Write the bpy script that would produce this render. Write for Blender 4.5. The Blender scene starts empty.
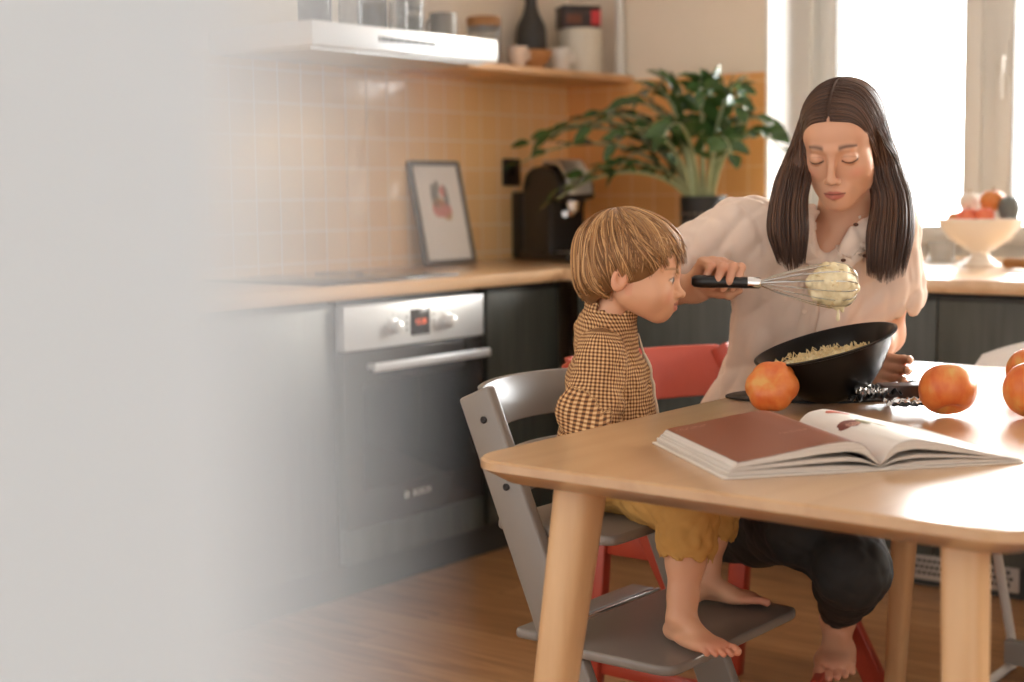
import bpy, bmesh, math, random
import numpy as np
from mathutils import Vector, Matrix, Euler

random.seed(7); RNG = np.random.default_rng(7)
SC = bpy.context.scene
COL = SC.collection
PI = math.pi

# ------------------------------------------------------------------ materials
MATS = {}
def srgb(r, g, b):
    f = lambda c: (c/255/12.92) if c/255 <= .04045 else ((c/255+.055)/1.055)**2.4
    return (f(r), f(g), f(b), 1)

def principled(name, color, rough=.5, metal=0., **kw):
    m = bpy.data.materials.new(name); m.use_nodes = True
    nt = m.node_tree; b = nt.nodes['Principled BSDF']
    b.inputs['Base Color'].default_value = color
    b.inputs['Roughness'].default_value = rough
    b.inputs['Metallic'].default_value = metal
    for k, v in kw.items():
        b.inputs[k].default_value = v
    MATS[name] = m
    return m

def N(m, t, **kw):
    n = m.node_tree.nodes.new(t)
    for k, v in kw.items():
        setattr(n, k, v)
    return n
def L(m, a, b): m.node_tree.links.new(a, b)
def bsdf(m): return m.node_tree.nodes['Principled BSDF']

def ramp(m, fac, stops):
    r = N(m, 'ShaderNodeValToRGB')
    while len(r.color_ramp.elements) < len(stops): r.color_ramp.elements.new(.5)
    for e, (p, c) in zip(r.color_ramp.elements, stops):
        e.position = p; e.color = c
    L(m, fac, r.inputs['Fac'])
    return r.outputs['Color']

def coords(m, scale=(1, 1, 1), rot=(0, 0, 0), kind='Object'):
    t = N(m, 'ShaderNodeTexCoord'); mp = N(m, 'ShaderNodeMapping')
    mp.inputs['Scale'].default_value = scale; mp.inputs['Rotation'].default_value = rot
    L(m, t.outputs[kind], mp.inputs['Vector'])
    return mp.outputs['Vector']

def noise(m, vec, scale=5, detail=4, rough=.5, dist=0):
    n = N(m, 'ShaderNodeTexNoise'); n.inputs['Scale'].default_value = scale
    n.inputs['Detail'].default_value = detail; n.inputs['Roughness'].default_value = rough
    n.inputs['Distortion'].default_value = dist
    L(m, vec, n.inputs['Vector'])
    return n.outputs['Fac']

def bump(m, height, strength=.2, dist=.002):
    b = N(m, 'ShaderNodeBump'); b.inputs['Strength'].default_value = strength
    b.inputs['Distance'].default_value = dist
    L(m, height, b.inputs['Height']); L(m, b.outputs['Normal'], bsdf(m).inputs['Normal'])

def varied(name, c1, c2, scale=6, rough=.6, stretch=(1, 1, 1), bmp=0, **kw):
    m = principled(name, c1, rough, **kw)
    f = noise(m, coords(m, stretch), scale, 5, .6)
    L(m, ramp(m, f, [(.3, c1), (.7, c2)]), bsdf(m).inputs['Base Color'])
    if bmp: bump(m, f, bmp)
    return m

def wood(name, c1, c2, axis='x', scale=1., rough=.45, coat=0, coat_rough=.15, fine=.15):
    m = principled(name, c1, rough)
    st = {'x': (1.2, 14, 14), 'y': (14, 1.2, 14), 'z': (14, 14, 1.2)}[axis]
    v = coords(m, tuple(s*scale for s in st))
    f = noise(m, v, 1.6, 6, .55, .6)
    L(m, ramp(m, f, [(.3, c1), (.72, c2)]), bsdf(m).inputs['Base Color'])
    bump(m, f, fine, .001)
    if coat:
        bsdf(m).inputs['Coat Weight'].default_value = coat
        bsdf(m).inputs['Coat Roughness'].default_value = coat_rough
    return m

# ------------------------------------------------------------------ mesh building
class MB:
    def __init__(s): s.v = []; s.f = []
    def add(s, v, f):
        o = len(s.v); s.v += [tuple(p) for p in v]; s.f += [tuple(i+o for i in q) for q in f]; return s
    def box(s, lo, hi, M=None):
        x0, y0, z0 = lo; x1, y1, z1 = hi
        v = [(x0,y0,z0),(x1,y0,z0),(x1,y1,z0),(x0,y1,z0),(x0,y0,z1),(x1,y0,z1),(x1,y1,z1),(x0,y1,z1)]
        if M is not None: v = [M @ Vector(p) for p in v]
        return s.add(v, [(0,3,2,1),(4,5,6,7),(0,1,5,4),(1,2,6,5),(2,3,7,6),(3,0,4,7)])
    def prism(s, poly, a, b, plane='xz'):
        """poly of 2D points extruded from a to b along the third axis"""
        n = len(poly)
        def P(p, t):
            return {'xz': (p[0], t, p[1]), 'xy': (p[0], p[1], t), 'yz': (t, p[0], p[1])}[plane]
        v = [P(p, a) for p in poly] + [P(p, b) for p in poly]
        f = [tuple(range(n))[::-1], tuple(range(n, 2*n))] + [(i, (i+1) % n, n+(i+1) % n, n+i) for i in range(n)]
        return s.add(v, f)
    def tube(s, pts, r, seg=10, cap=True, flat=None):
        """swept tube; r scalar or list; flat = squash factor along the second frame axis"""
        pts = [Vector(p) for p in pts]; n = len(pts)
        rs = [r]*n if np.isscalar(r) else list(r)
        T = []
        for i in range(n):
            a = pts[max(i-1, 0)]; b = pts[min(i+1, n-1)]
            t = (b-a); T.append(t.normalized() if t.length > 1e-9 else Vector((0, 0, 1)))
        ref = Vector((0, 0, 1)) if abs(T[0].z) < .9 else Vector((1, 0, 0))
        u = T[0].cross(ref).normalized(); v = []; f = []
        for i in range(n):
            u = (u - T[i]*u.dot(T[i])).normalized(); w = T[i].cross(u)
            for k in range(seg):
                a = 2*PI*k/seg
                v.append(pts[i] + u*math.cos(a)*rs[i] + w*math.sin(a)*rs[i]*(flat or 1))
        for i in range(n-1):
            for k in range(seg):
                f.append((i*seg+k, i*seg+(k+1) % seg, (i+1)*seg+(k+1) % seg, (i+1)*seg+k))
        if cap: f += [tuple(range(seg))[::-1], tuple(range((n-1)*seg, n*seg))]
        return s.add(v, f)
    def lathe(s, prof, seg=32, c=(0, 0, 0), closed=False):
        n = len(prof); v = []; f = []
        for k in range(seg):
            a = 2*PI*k/seg
            for r, z in prof: v.append((c[0]+r*math.cos(a), c[1]+r*math.sin(a), c[2]+z))
        for k in range(seg):
            k2 = (k+1) % seg
            for i in range(n-1): f.append((k*n+i, k2*n+i, k2*n+i+1, k*n+i+1))
            if closed: f.append((k*n+n-1, k2*n+n-1, k2*n, k*n))
        if not closed:
            if prof[0][0] > 1e-6: f.append(tuple(k*n for k in range(seg))[::-1])
            if prof[-1][0] > 1e-6: f.append(tuple(k*n+n-1 for k in range(seg)))
        return s.add(v, f)
    def ell(s, c, r, M=None, su=20, sv=12):
        v = []; f = []
        for j in range(sv+1):
            th = PI*j/sv
            for i in range(su):
                a = 2*PI*i/su
                p = Vector((r[0]*math.sin(th)*math.cos(a), r[1]*math.sin(th)*math.sin(a), r[2]*math.cos(th)))
                if M is not None: p = M @ p
                v.append(Vector(c)+p)
        for j in range(sv):
            for i in range(su): f.append((j*su+i, (j+1)*su+i, (j+1)*su+(i+1) % su, j*su+(i+1) % su))
        return s.add(v, f)
    def grid(s, fn, nu, nv, wrap=False):
        v = [fn(i/(nu if wrap else nu-1), j/(nv-1)) for j in range(nv) for i in range(nu)]
        f = []
        for j in range(nv-1):
            for i in range(nu if wrap else nu-1):
                f.append((j*nu+i, j*nu+(i+1) % nu, (j+1)*nu+(i+1) % nu, (j+1)*nu+i))
        return s.add(v, f)
    def build(s, name, mat, parent=None, smooth=False, bevel=0, seg=2, loc=None, merge=True):
        me = bpy.data.meshes.new(name)
        me.from_pydata([tuple(p) for p in s.v], [], s.f)
        bm = bmesh.new(); bm.from_mesh(me)
        if merge: bmesh.ops.remove_doubles(bm, verts=bm.verts, dist=1e-6)
        bmesh.ops.recalc_face_normals(bm, faces=bm.faces)
        if smooth:
            for f in bm.faces: f.smooth = True
            if smooth != 'all':
                for e in bm.edges:
                    if len(e.link_faces) == 2 and e.calc_face_angle(0) > .6: e.smooth = False
        bm.to_mesh(me); bm.free()
        mats = mat if isinstance(mat, (list, tuple)) else [mat]
        for m in mats: me.materials.append(m)
        o = bpy.data.objects.new(name, me); COL.objects.link(o)
        if parent is not None: o.parent = parent
        if loc is not None: o.location = loc
        if bevel:
            b = o.modifiers.new('bevel', 'BEVEL'); b.width = bevel; b.segments = seg
            b.limit_method = 'ANGLE'; b.angle_limit = .6; b.harden_normals = False
            for p in me.polygons: p.use_smooth = True
            for e in me.edges: pass
        return o

def mesh_obj(name, verts, faces, mat, parent=None, smooth=True, loc=None):
    me = bpy.data.meshes.new(name)
    verts = np.asarray(verts, dtype=np.float32); faces = np.asarray(faces, dtype=np.int32)
    k = faces.shape[1]
    me.vertices.add(len(verts)); me.vertices.foreach_set('co', verts.ravel())
    me.loops.add(faces.size); me.loops.foreach_set('vertex_index', faces.ravel())
    me.polygons.add(len(faces))
    me.polygons.foreach_set('loop_start', np.arange(0, faces.size, k, dtype=np.int32))
    me.polygons.foreach_set('loop_total', np.full(len(faces), k, dtype=np.int32))
    me.update(); me.validate()
    if smooth: me.polygons.foreach_set('use_smooth', np.ones(len(me.polygons), dtype=bool))
    me.materials.append(mat)
    o = bpy.data.objects.new(name, me); COL.objects.link(o)
    if parent is not None: o.parent = parent
    if loc is not None: o.location = loc
    return o

def tag(o, label, cat, group=None, kind=None):
    o['label'] = label; o['category'] = cat
    if group: o['group'] = group
    if kind: o['kind'] = kind
    return o
def thing(name, label, cat, loc=(0, 0, 0), rz=0, group=None, rot=None):
    o = bpy.data.objects.new(name, None); COL.objects.link(o)
    o.empty_display_size = .05
    o.location = loc; o.rotation_euler = rot or (0, 0, rz)
    return tag(o, label, cat, group)
def structure(o):
    o['kind'] = 'structure'; return o
def dup(root, loc, rz=None, label=None, rot=None):
    def cp(o, parent):
        c = o.copy(); COL.objects.link(c); c.parent = parent
        for ch in [x for x in bpy.data.objects if x.parent == o]: cp(ch, c)
        return c
    r = cp(root, None); r.location = loc
    if rz is not None: r.rotation_euler = (0, 0, rz)
    if rot is not None: r.rotation_euler = rot
    if label: r['label'] = label
    return r
def text_mesh(s, size, name, mat, parent, loc, rot, extrude=.0006, align='CENTER'):
    """letters as a mesh object"""
    cu = bpy.data.curves.new(name, 'FONT'); cu.body = s; cu.size = size; cu.extrude = extrude
    cu.align_x = align; cu.align_y = 'CENTER'
    t = bpy.data.objects.new(name, cu); COL.objects.link(t)
    bpy.context.view_layer.update()
    me = bpy.data.meshes.new_from_object(t.evaluated_get(bpy.context.evaluated_depsgraph_get()))
    bpy.data.objects.remove(t)
    me.materials.clear(); me.materials.append(mat)
    o = bpy.data.objects.new(name, me); COL.objects.link(o)
    o.parent = parent; o.location = loc; o.rotation_euler = rot
    return o

# ------------------------------------------------------------------ camera
H = 1.12; YAW, PIT, ROL = map(math.radians, (38.0, 5.63, .66)); FPX = 1520.
CF = Vector((-math.sin(YAW)*math.cos(PIT), math.cos(YAW)*math.cos(PIT), -math.sin(PIT)))
R0 = Vector((math.cos(YAW), math.sin(YAW), 0)); D0 = CF.cross(R0)
CR = math.cos(ROL)*R0 + math.sin(ROL)*D0; CD = -math.sin(ROL)*R0 + math.cos(ROL)*D0
CP = Vector((0, 0, H))
cam = bpy.data.cameras.new('camera'); camo = bpy.data.objects.new('camera', cam); COL.objects.link(camo)
cam.sensor_width = 36; cam.lens = FPX*36/1024; cam.clip_start = .01; cam.clip_end = 200
mw = Matrix.Identity(4)
for i in range(3):
    mw[i][0] = CR[i]; mw[i][1] = -CD[i]; mw[i][2] = -CF[i]; mw[i][3] = CP[i]
camo.matrix_world = mw
cam.dof.use_dof = True; cam.dof.focus_distance = 2.55; cam.dof.aperture_fstop = 2.8; cam.dof.aperture_blades = 0
SC.camera = camo
def at(x, y, d):
    """the place at depth d (m) along the view that the photograph shows at pixel x, y"""
    return CP + (CF + CR*(x-512)/FPX + CD*(y-341)/FPX)*d
def on_z(x, y, z):
    r = CF + CR*(x-512)/FPX + CD*(y-341)/FPX
    return CP + r*((z-H)/r.z)
SC.view_settings.view_transform = 'Standard'; SC.view_settings.look = 'None'
SC.view_settings.gamma = 1; SC.view_settings.use_curve_mapping = False
SC.view_settings.exposure = .45
SC.cycles.use_denoising = True
SC.cycles.max_bounces = 8
SC.cycles.sample_clamp_indirect = 6
SC.cycles.caustics_reflective = False; SC.cycles.caustics_refractive = False
# ================================================================== room
XL, YB = -3.5, 4.85           # left wall, window wall
ZC = 2.65
m_paint = varied('beige_paint', srgb(245, 232, 215), srgb(240, 227, 209), 3, .8)
m_white = varied('white_paint', srgb(236, 232, 226), srgb(232, 228, 222), 3, .7)
m_jamb = principled('white_jamb', srgb(240, 240, 238), .5)

def tile_mat(name, c1, c2, grout, swap):
    m = principled(name, c1, .12)
    t = N(m, 'ShaderNodeTexCoord'); s = N(m, 'ShaderNodeSeparateXYZ'); c = N(m, 'ShaderNodeCombineXYZ')
    L(m, t.outputs['Object'], s.inputs[0])
    L(m, s.outputs['Y' if swap else 'X'], c.inputs['X']); L(m, s.outputs['Z'], c.inputs['Y'])
    def brick(mortar, smooth):
        b = N(m, 'ShaderNodeTexBrick'); b.offset = 0; b.squash = 1
        b.inputs['Scale'].default_value = 1; b.inputs['Brick Width'].default_value = .1
        b.inputs['Row Height'].default_value = .1; b.inputs['Mortar Size'].default_value = mortar
        b.inputs['Mortar Smooth'].default_value = smooth
        b.inputs['Color1'].default_value = c1; b.inputs['Color2'].default_value = c2
        b.inputs['Mortar'].default_value = grout; b.inputs['Bias'].default_value = 0
        L(m, c.outputs[0], b.inputs['Vector']); return b
    b = brick(.0022, .1); b2 = brick(.004, 1)
    L(m, b.outputs['Color'], bsdf(m).inputs['Base Color'])
    inv = N(m, 'ShaderNodeMath', operation='SUBTRACT'); inv.inputs[0].default_value = 1
    L(m, b2.outputs['Fac'], inv.inputs[1])
    wob = noise(m, t.outputs['Object'], 9, 1)
    ad = N(m, 'ShaderNodeMath', operation='MULTIPLY_ADD'); ad.inputs[1].default_value = .5
    L(m, wob, ad.inputs[0]); L(m, inv.outputs[0], ad.inputs[2])
    bump(m, ad.outputs[0], .5, .002)
    mr = N(m, 'ShaderNodeMath', operation='MULTIPLY_ADD'); mr.inputs[1].default_value = .6; mr.inputs[2].default_value = .1
    L(m, b.outputs['Fac'], mr.inputs[0]); L(m, mr.outputs[0], bsdf(m).inputs['Roughness'])
    return m
m_tile_l = tile_mat('orange_tile_lit', srgb(255, 217, 158), srgb(252, 211, 150), srgb(253, 238, 216), True)  # lit copy: the window light on this wall is put into the colour
m_tile_b = tile_mat('orange_tile_shaded', srgb(242, 182, 116), srgb(238, 176, 110), srgb(244, 206, 156), False)  # same tile, shaded copy: darker colour for the dimmer window wall

# floor: oiled planks running towards the window
m_floor = principled('oak_floor', srgb(140, 96, 60), .32)
v = coords(m_floor)
bk = N(m_floor, 'ShaderNodeTexBrick'); bk.offset = .37
sp = N(m_floor, 'ShaderNodeSeparateXYZ'); cb = N(m_floor, 'ShaderNodeCombineXYZ')
L(m_floor, v, sp.inputs[0]); L(m_floor, sp.outputs['X'], cb.inputs['X']); L(m_floor, sp.outputs['Y'], cb.inputs['Y'])
L(m_floor, cb.outputs[0], bk.inputs['Vector'])
bk.inputs['Scale'].default_value = 1; bk.inputs['Brick Width'].default_value = 1.3; bk.inputs['Row Height'].default_value = .14
bk.inputs['Mortar Size'].default_value = .0018; bk.inputs['Mortar Smooth'].default_value = .3
bk.inputs['Color1'].default_value = (.25, .25, .25, 1); bk.inputs['Color2'].default_value = (.75, .75, .75, 1)
bk.inputs['Mortar'].default_value = (0, 0, 0, 1)
v2 = coords(m_floor, (2.2, 26, 1))
off = N(m_floor, 'ShaderNodeVectorMath', operation='ADD'); L(m_floor, v2, off.inputs[0])
sc_ = N(m_floor, 'ShaderNodeVectorMath', operation='SCALE'); sc_.inputs['Scale'].default_value = 9
L(m_floor, bk.outputs['Color'], sc_.inputs[0]); L(m_floor, sc_.outputs[0], off.inputs[1])
g = noise(m_floor, off.outputs[0], 1.3, 7, .6, .8)
gm = N(m_floor, 'ShaderNodeMath', operation='MULTIPLY_ADD'); gm.inputs[1].default_value = .30
L(m_floor, bk.outputs['Color'], gm.inputs[0]); L(m_floor, g, gm.inputs[2])
L(m_floor, ramp(m_floor, gm.outputs[0], [(.10, srgb(66, 43, 26)), (.42, srgb(124, 84, 52)), (.66, srgb(160, 114, 73)), (.95, srgb(192, 146, 101))]), bsdf(m_floor).inputs['Base Color'])
bump(m_floor, g, .15, .001)

floor = structure(MB().box((-3.7, -1.2, -.1), (2.6, 5.4, 0)).build('floor', m_floor))
ceiling = structure(MB().box((-3.7, -.2, ZC), (2.2, 5.4, ZC+.1)).build('ceiling', m_white))
wall_left = structure(MB().box((XL-.2, 0, 0), (XL, YB+.3, ZC)).build('wall_left', m_paint))
structure(MB().box((XL, .9, .87), (XL+.008, YB, 1.545)).build('tile_backsplash', m_tile_l, wall_left))
# window wall with its deep recess (the sill is the worktop)
WX0, WX1, WZ1 = -2.635, 1.5, 2.4  # right end widened out of view to let more sun in
mb = MB()
mb.box((XL-.2, YB, 0), (WX0, YB+.5, ZC)); mb.box((WX0, YB, 0), (WX1, YB+.5, .83)); mb.box((WX1, YB, 0), (2.2, YB+.5, ZC)); mb.box((WX0, YB, WZ1), (WX1, YB+.5, ZC))
wall_back = structure(mb.build('wall_back', m_paint))
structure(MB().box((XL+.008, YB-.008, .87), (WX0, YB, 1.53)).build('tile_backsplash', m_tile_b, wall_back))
mb = MB(); mb.box((WX0, YB-.004, .87), (WX0+.012, YB+.32, WZ1)); mb.box((WX1-.012, YB-.004, .87), (WX1, YB+.32, WZ1)); mb.box((WX0, YB-.004, WZ1-.012), (WX1, YB+.32, WZ1))
structure(mb.build('trim_1', m_jamb))
m_top = wood('oiled_worktop', srgb(226, 190, 150), srgb(206, 164, 120), 'y', .8, .3, .6, .12)
structure(MB().box((WX0+.012, YB, .832), (WX1-.012, YB+.32, .87)).build('trim_2', m_top))
wall_right_light_block = structure(MB().box((2.2, 1.0, 0), (2.4, YB+.5, ZC)).build('wall_right_light_block', m_paint))  # unseen, added to block sky light from the right
# wall end right beside the lens
P = at(362, 340, .094)
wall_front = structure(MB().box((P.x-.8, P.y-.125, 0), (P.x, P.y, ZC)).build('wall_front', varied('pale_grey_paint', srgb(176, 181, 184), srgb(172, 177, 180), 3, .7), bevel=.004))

# ---- window: white plastic frame, two sashes, handle, panes
m_frame = principled('white_window_plastic', srgb(222, 221, 216), .35)
m_gasket = principled('grey_window_gasket', srgb(150, 148, 142), .6)
m_glass = bpy.data.materials.new('window_glass'); m_glass.use_nodes = True
nt = m_glass.node_tree; nt.nodes.clear()
o_ = nt.nodes.new('ShaderNodeOutputMaterial'); mx = nt.nodes.new('ShaderNodeMixShader'); tr = nt.nodes.new('ShaderNodeBsdfTransparent'); gl = nt.nodes.new('ShaderNodeBsdfGlossy')
gl.inputs['Roughness'].default_value = .02; fr = nt.nodes.new('ShaderNodeFresnel'); fr.inputs['IOR'].default_value = 1.45
tr.inputs['Color'].default_value = (.97, .98, .98, 1)
nt.links.new(fr.outputs[0], mx.inputs[0]); nt.links.new(tr.outputs[0], mx.inputs[1]); nt.links.new(gl.outputs[0], mx.inputs[2]); nt.links.new(mx.outputs[0], o_.inputs[0])
WY = YB+.32
win = thing('window_1', 'white framed kitchen window above the worktop', 'window', (0, WY, .87)); structure(win)
z1 = WZ1-.87-.012
XM = -1.945                     # mullion centre between sash and fixed light
def frame_rect(mb, x0, x1, z0, z1, w, y0, y1):
    mb.box((x0, y0, z0), (x0+w, y1, z1)); mb.box((x1-w, y0, z0), (x1, y1, z1))
    mb.box((x0+w, y0, z0), (x1-w, y1, z0+w)); mb.box((x0+w, y0, z1-w), (x1-w, y1, z1))
mb = MB(); frame_rect(mb, WX0+.012, WX1-.012, 0, z1, .055, 0, .07); mb.box((XM-.03, .0, .055), (XM+.03, .07, z1-.055)); mb.box((-.75, 0, .055), (-.69, .07, z1-.055)); mb.box((.42, 0, .055), (.48, .07, z1-.055))
mb.build('outer_frame', m_frame, win, bevel=.004)
for (a, b) in ((WX0+.06, XM-.024), (XM+.024, -.744), (-.696, .426), (.474, WX1-.06)):
    mb = MB(); frame_rect(mb, a, b, .048, z1-.048, .06, -.022, .05)
    sash = mb.build('sash', m_frame, win, bevel=.005)
    mb = MB(); frame_rect(mb, a+.058, b-.058, .106, z1-.106, .006, -.018, .03); mb.build('gasket', m_gasket, sash)
    MB().box((a+.058, .012, .106), (b-.058, .018, z1-.106)).build('glass_pane', m_glass, sash)
hd = MB(); hd.box((XM+.048, -.034, .62), (XM+.074, -.022, .74)); hd.tube([(XM+.061, -.03, .68), (XM+.061, -.06, .68), (XM+.061, -.066, .60), (XM+.061, -.066, .54)], [.009, .009, .009, .008], 10)
hd.build('window_handle', m_frame, win, smooth=True)

# ------------------------------------------------------------------ light: sky all round, low sun haze through the window
w = bpy.data.worlds.new('world'); SC.world = w; w.use_nodes = True
nt = w.node_tree; bg = nt.nodes['Background']
tc = nt.nodes.new('ShaderNodeTexCoord'); sx = nt.nodes.new('ShaderNodeSeparateXYZ'); cr = nt.nodes.new('ShaderNodeValToRGB')
mr = nt.nodes.new('ShaderNodeMapRange'); mr.inputs['From Min'].default_value = -1; mr.inputs['From Max'].default_value = 1
nt.links.new(tc.outputs['Generated'], sx.inputs[0]); nt.links.new(sx.outputs['Y'], mr.inputs['Value']); nt.links.new(mr.outputs['Result'], cr.inputs['Fac'])
BACK = (1.22, 1.18, 1.14, 1); SIDE = (1.22, 1.19, 1.15, 1); FRONT = (13.5, 13.6, 13.7, 1)
el = cr.color_ramp.elements; el[0].position = .1; el[0].color = BACK; el[1].position = .9; el[1].color = FRONT
e = el.new(.55); e.color = SIDE
nt.links.new(cr.outputs['Color'], bg.inputs['Color']); bg.inputs['Strength'].default_value = 1.0
sun = bpy.data.lights.new('sun', 'SUN'); sun.energy = 2.2; sun.angle = math.radians(9); sun.color = (1, .86, .68)
so = bpy.data.objects.new('sun', sun); COL.objects.link(so)
sd = Vector((-.50, -.84, -.24)).normalized()          # travels from the window into the room
so.rotation_euler = sd.to_track_quat('-Z', 'Y').to_euler()
so.location = (1.5, 7, 4)
# ================================================================== kitchen units
m_cab = principled('dark_green_grey_front', srgb(74, 77, 72), .45)
f_ = noise(m_cab, coords(m_cab, (30, 30, 2.0)), 1.4, 6, .6, .5)
L(m_cab, ramp(m_cab, f_, [(.25, srgb(58, 61, 57)), (.75, srgb(82, 85, 79))]), bsdf(m_cab).inputs['Base Color']); bump(m_cab, f_, .25, .001)
m_cabside = principled('dark_carcass', srgb(44, 44, 42), .6)
m_steel = principled('brushed_steel', srgb(200, 202, 202), .32, .9)
m_panel = principled('pale_steel_panel', srgb(226, 229, 231), .3, .25)
m_blackglass = principled('black_glass', srgb(20, 20, 21), .05)
m_ovenglass = principled('brown_oven_glass', srgb(52, 46, 42), .12)
m_black = principled('black_plastic', srgb(18, 18, 19), .35)
m_darkgrey = principled('dark_grey_print', srgb(90, 92, 95), .5)
m_display = principled('oven_display', srgb(40, 30, 26), .2)
m_led = principled('red_led_digits', srgb(200, 70, 40), .5); bsdf(m_led).inputs['Emission Color'].default_value = (1, .2, .08, 1); bsdf(m_led).inputs['Emission Strength'].default_value = .8
m_chrome = principled('chrome', srgb(230, 230, 230), .12, 1)
m_whiteprint = principled('white_print', srgb(225, 222, 216), .5)

FX, FY, ZT = -2.872, 3.946, .87       # front edges of the worktop, its top
# one continuous L-shaped worktop running into the window recess
mb = MB()
poly = [(XL+.008, .95), (FX, .95), (FX, FY), (2.15, FY), (2.15, YB-.008), (XL+.008, YB-.008)]
mb.prism(poly, ZT-.038, ZT, 'xy')
o = mb.build('worktop', m_top, bevel=.003)
tag(o, 'pale wooden L-shaped kitchen worktop under tiles and window', 'worktop')

def cabinet(name, label, loc, rz, w, d, fronts, z0=.1, z1=.828):
    """unit with its back at local y=+d and its fronts facing local -y; fronts = list of (z0, z1, [x splits], handle)"""
    t = thing(name, label, 'kitchen cabinet', loc, rz, 'dark kitchen base cabinets')
    MB().box((0, .02, z0), (w, d, z1)).build('carcass', m_cabside, t)
    for (a, b, n) in fronts:
        for k in range(n):
            x0 = w*k/n+.0015; x1 = w*(k+1)/n-.0015
            p = MB().box((x0, 0, a), (x1, .019, b)).build('door', m_cab, t, bevel=.0015)
            MB().box((x0+.0, -.003, b-.012), (x1, .0, b)).build('edge_grip', m_cabside, p)
    return t
# window run (fronts face the room)
cabinet('base_cabinet', 'dark grey-green cabinet under window, behind the seated child', (-2.83, FY+.02, 0), 0, .60, .6, [(.1, .822, 1)])
cabinet('base_cabinet', 'dark grey-green cabinet under window, behind the woman', (-2.228, FY+.02, 0), 0, .60, .6, [(.1, .822, 1)])
cabinet('base_cabinet', 'dark grey-green cabinet under window, behind the pumpkins on the table', (-1.626, FY+.02, 0), 0, .60, .6, [(.1, .822, 1)])
cabinet('base_cabinet', 'dark grey-green cabinet under window at right picture edge', (-1.024, FY+.02, 0), 0, .60, .6, [(.1, .822, 1)])
# tile-wall run: corner unit right of the oven, unit left of it
cabinet('base_cabinet', 'dark wood-grain corner cabinet front right of the oven', (FX-.025, 3.585, 0), PI/2, .375, .6, [(.1, .822, 1)])
cabinet('base_cabinet', 'dark wood-grain base cabinet directly left of the oven', (FX-.025, 2.33, 0), PI/2, .59, .6, [(.1, .822, 1)])
# plinth with ventilation grille
m_plinth = principled('dark_plinth', srgb(52, 52, 49), .55)
m_grille = principled('pale_metal_grille', srgb(196, 188, 178), .4, .3)
pl = thing('plinth', 'dark kitchen plinth with a pale perforated vent strip', 'plinth', (0, FY+.075, 0))
MB().box((-2.86, 0, 0), (2.15, .016, .1)).build('board', m_plinth, pl)
MB().box((FX-.07, .95-FY-.075, 0), (FX-.054, -.0, .1)).build('board', m_plinth, pl)
gx0, gx1 = -1.80, -1.405
gr = MB().box((gx0, -.006, .018), (gx1, 0, .092)).build('vent_grille', m_grille, pl, bevel=.002)
hm = MB()
nx = 24
for j in range(3):
    for i in range(nx):
        cx = gx0+.022+(gx1-gx0-.044)*(i+.5*(j % 2))/(nx-.5); cz = .038+.017*j
        hm.prism([(cx+.0062*math.cos(PI/6+PI*k/3), cz+.0062*math.sin(PI/6+PI*k/3)) for k in range(6)], -.0066, -.005, 'xz')
hm.build('vent_holes', m_cabside, gr)

# ---- built-in oven
ov = thing('oven', 'built-in oven with pale control panel and long bar handle', 'oven', (FX, 2.934, 0), PI/2)   # local x along +Y, local -y into the room
def bx(n, lo, hi, m, p, bev=.002): return MB().box(lo, hi).build(n, m, p, bevel=bev)
bx('housing', (.005, .03, .1), (.597, .58, .826), m_cabside, ov, 0)
cp_ = bx('control_panel', (0, -.004, .692), (.6, .03, .814), m_panel, ov)
dp = bx('display', (.27, -.006, .716), (.352, -.003, .79), m_display, cp_, .001)
text_mesh('12:30', .022, 'display_digits', m_led, dp, (.311, -.0065, .753), (PI/2, 0, 0))
for xk in (.195, .43):
    k = MB(); k.lathe([(.024, 0), (.024, .004), (.019, .006), (.017, .028), (.014, .03), (0, .03)], 28)
    ko = k.build('control_knob', m_panel, cp_, smooth=True); ko.location = (xk, -.004, .746); ko.rotation_euler = (PI/2, 0, 0)
    q = MB()
    for s in range(7):
        a = math.radians(-30+s*40); q.box((xk+.034*math.cos(a)-.0015, -.0052, .746+.034*math.sin(a)-.0015), (xk+.034*math.cos(a)+.0015, -.004, .746+.034*math.sin(a)+.0015))
    q.build('knob_marks', m_darkgrey, cp_)
for z in (.735, .752, .77):
    for x in (.253, .369): MB().box((x-.003, -.0055, z-.003), (x+.003, -.004, z+.003)).build('button', m_darkgrey, cp_)
dr = bx('door', (0, 0, .20), (.6, .03, .687), m_ovenglass, ov)
bx('window', (.07, -.0015, .30), (.53, .001, .60), m_blackglass, dr, .0008)
hb = MB(); hb.box((.075, -.048, .632), (.6-.02, -.030, .656))
for x in (.10, .555): hb.box((x-.012, -.034, .636), (x+.012, .002, .652))
hb.build('bar_handle', m_panel, dr, bevel=.005, seg=3)
lg = text_mesh('BOSCH', .024, 'maker_lettering', m_whiteprint, dr, (.31, -.0012, .262), (PI/2, 0, 0))
q = MB()
for k in range(20):
    a, b = 2*PI*k/20, 2*PI*(k+1)/20
    q.prism([(.244+.010*math.cos(a), .262+.010*math.sin(a)), (.244+.010*math.cos(b), .262+.010*math.sin(b)), (.244+.0075*math.cos(b), .262+.0075*math.sin(b)), (.244+.0075*math.cos(a), .262+.0075*math.sin(a))], -.0014, 0, 'xz')
q.box((.2395, -.0014, .261), (.2485, 0, .263)); q.box((.2395, -.0014, .257), (.241, 0, .267)); q.box((.247, -.0014, .257), (.2485, 0, .267))
q.build('maker_emblem', m_whiteprint, dr)
bx('base_panel', (0, .004, .102), (.6, .03, .197), m_cab, ov)

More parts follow.
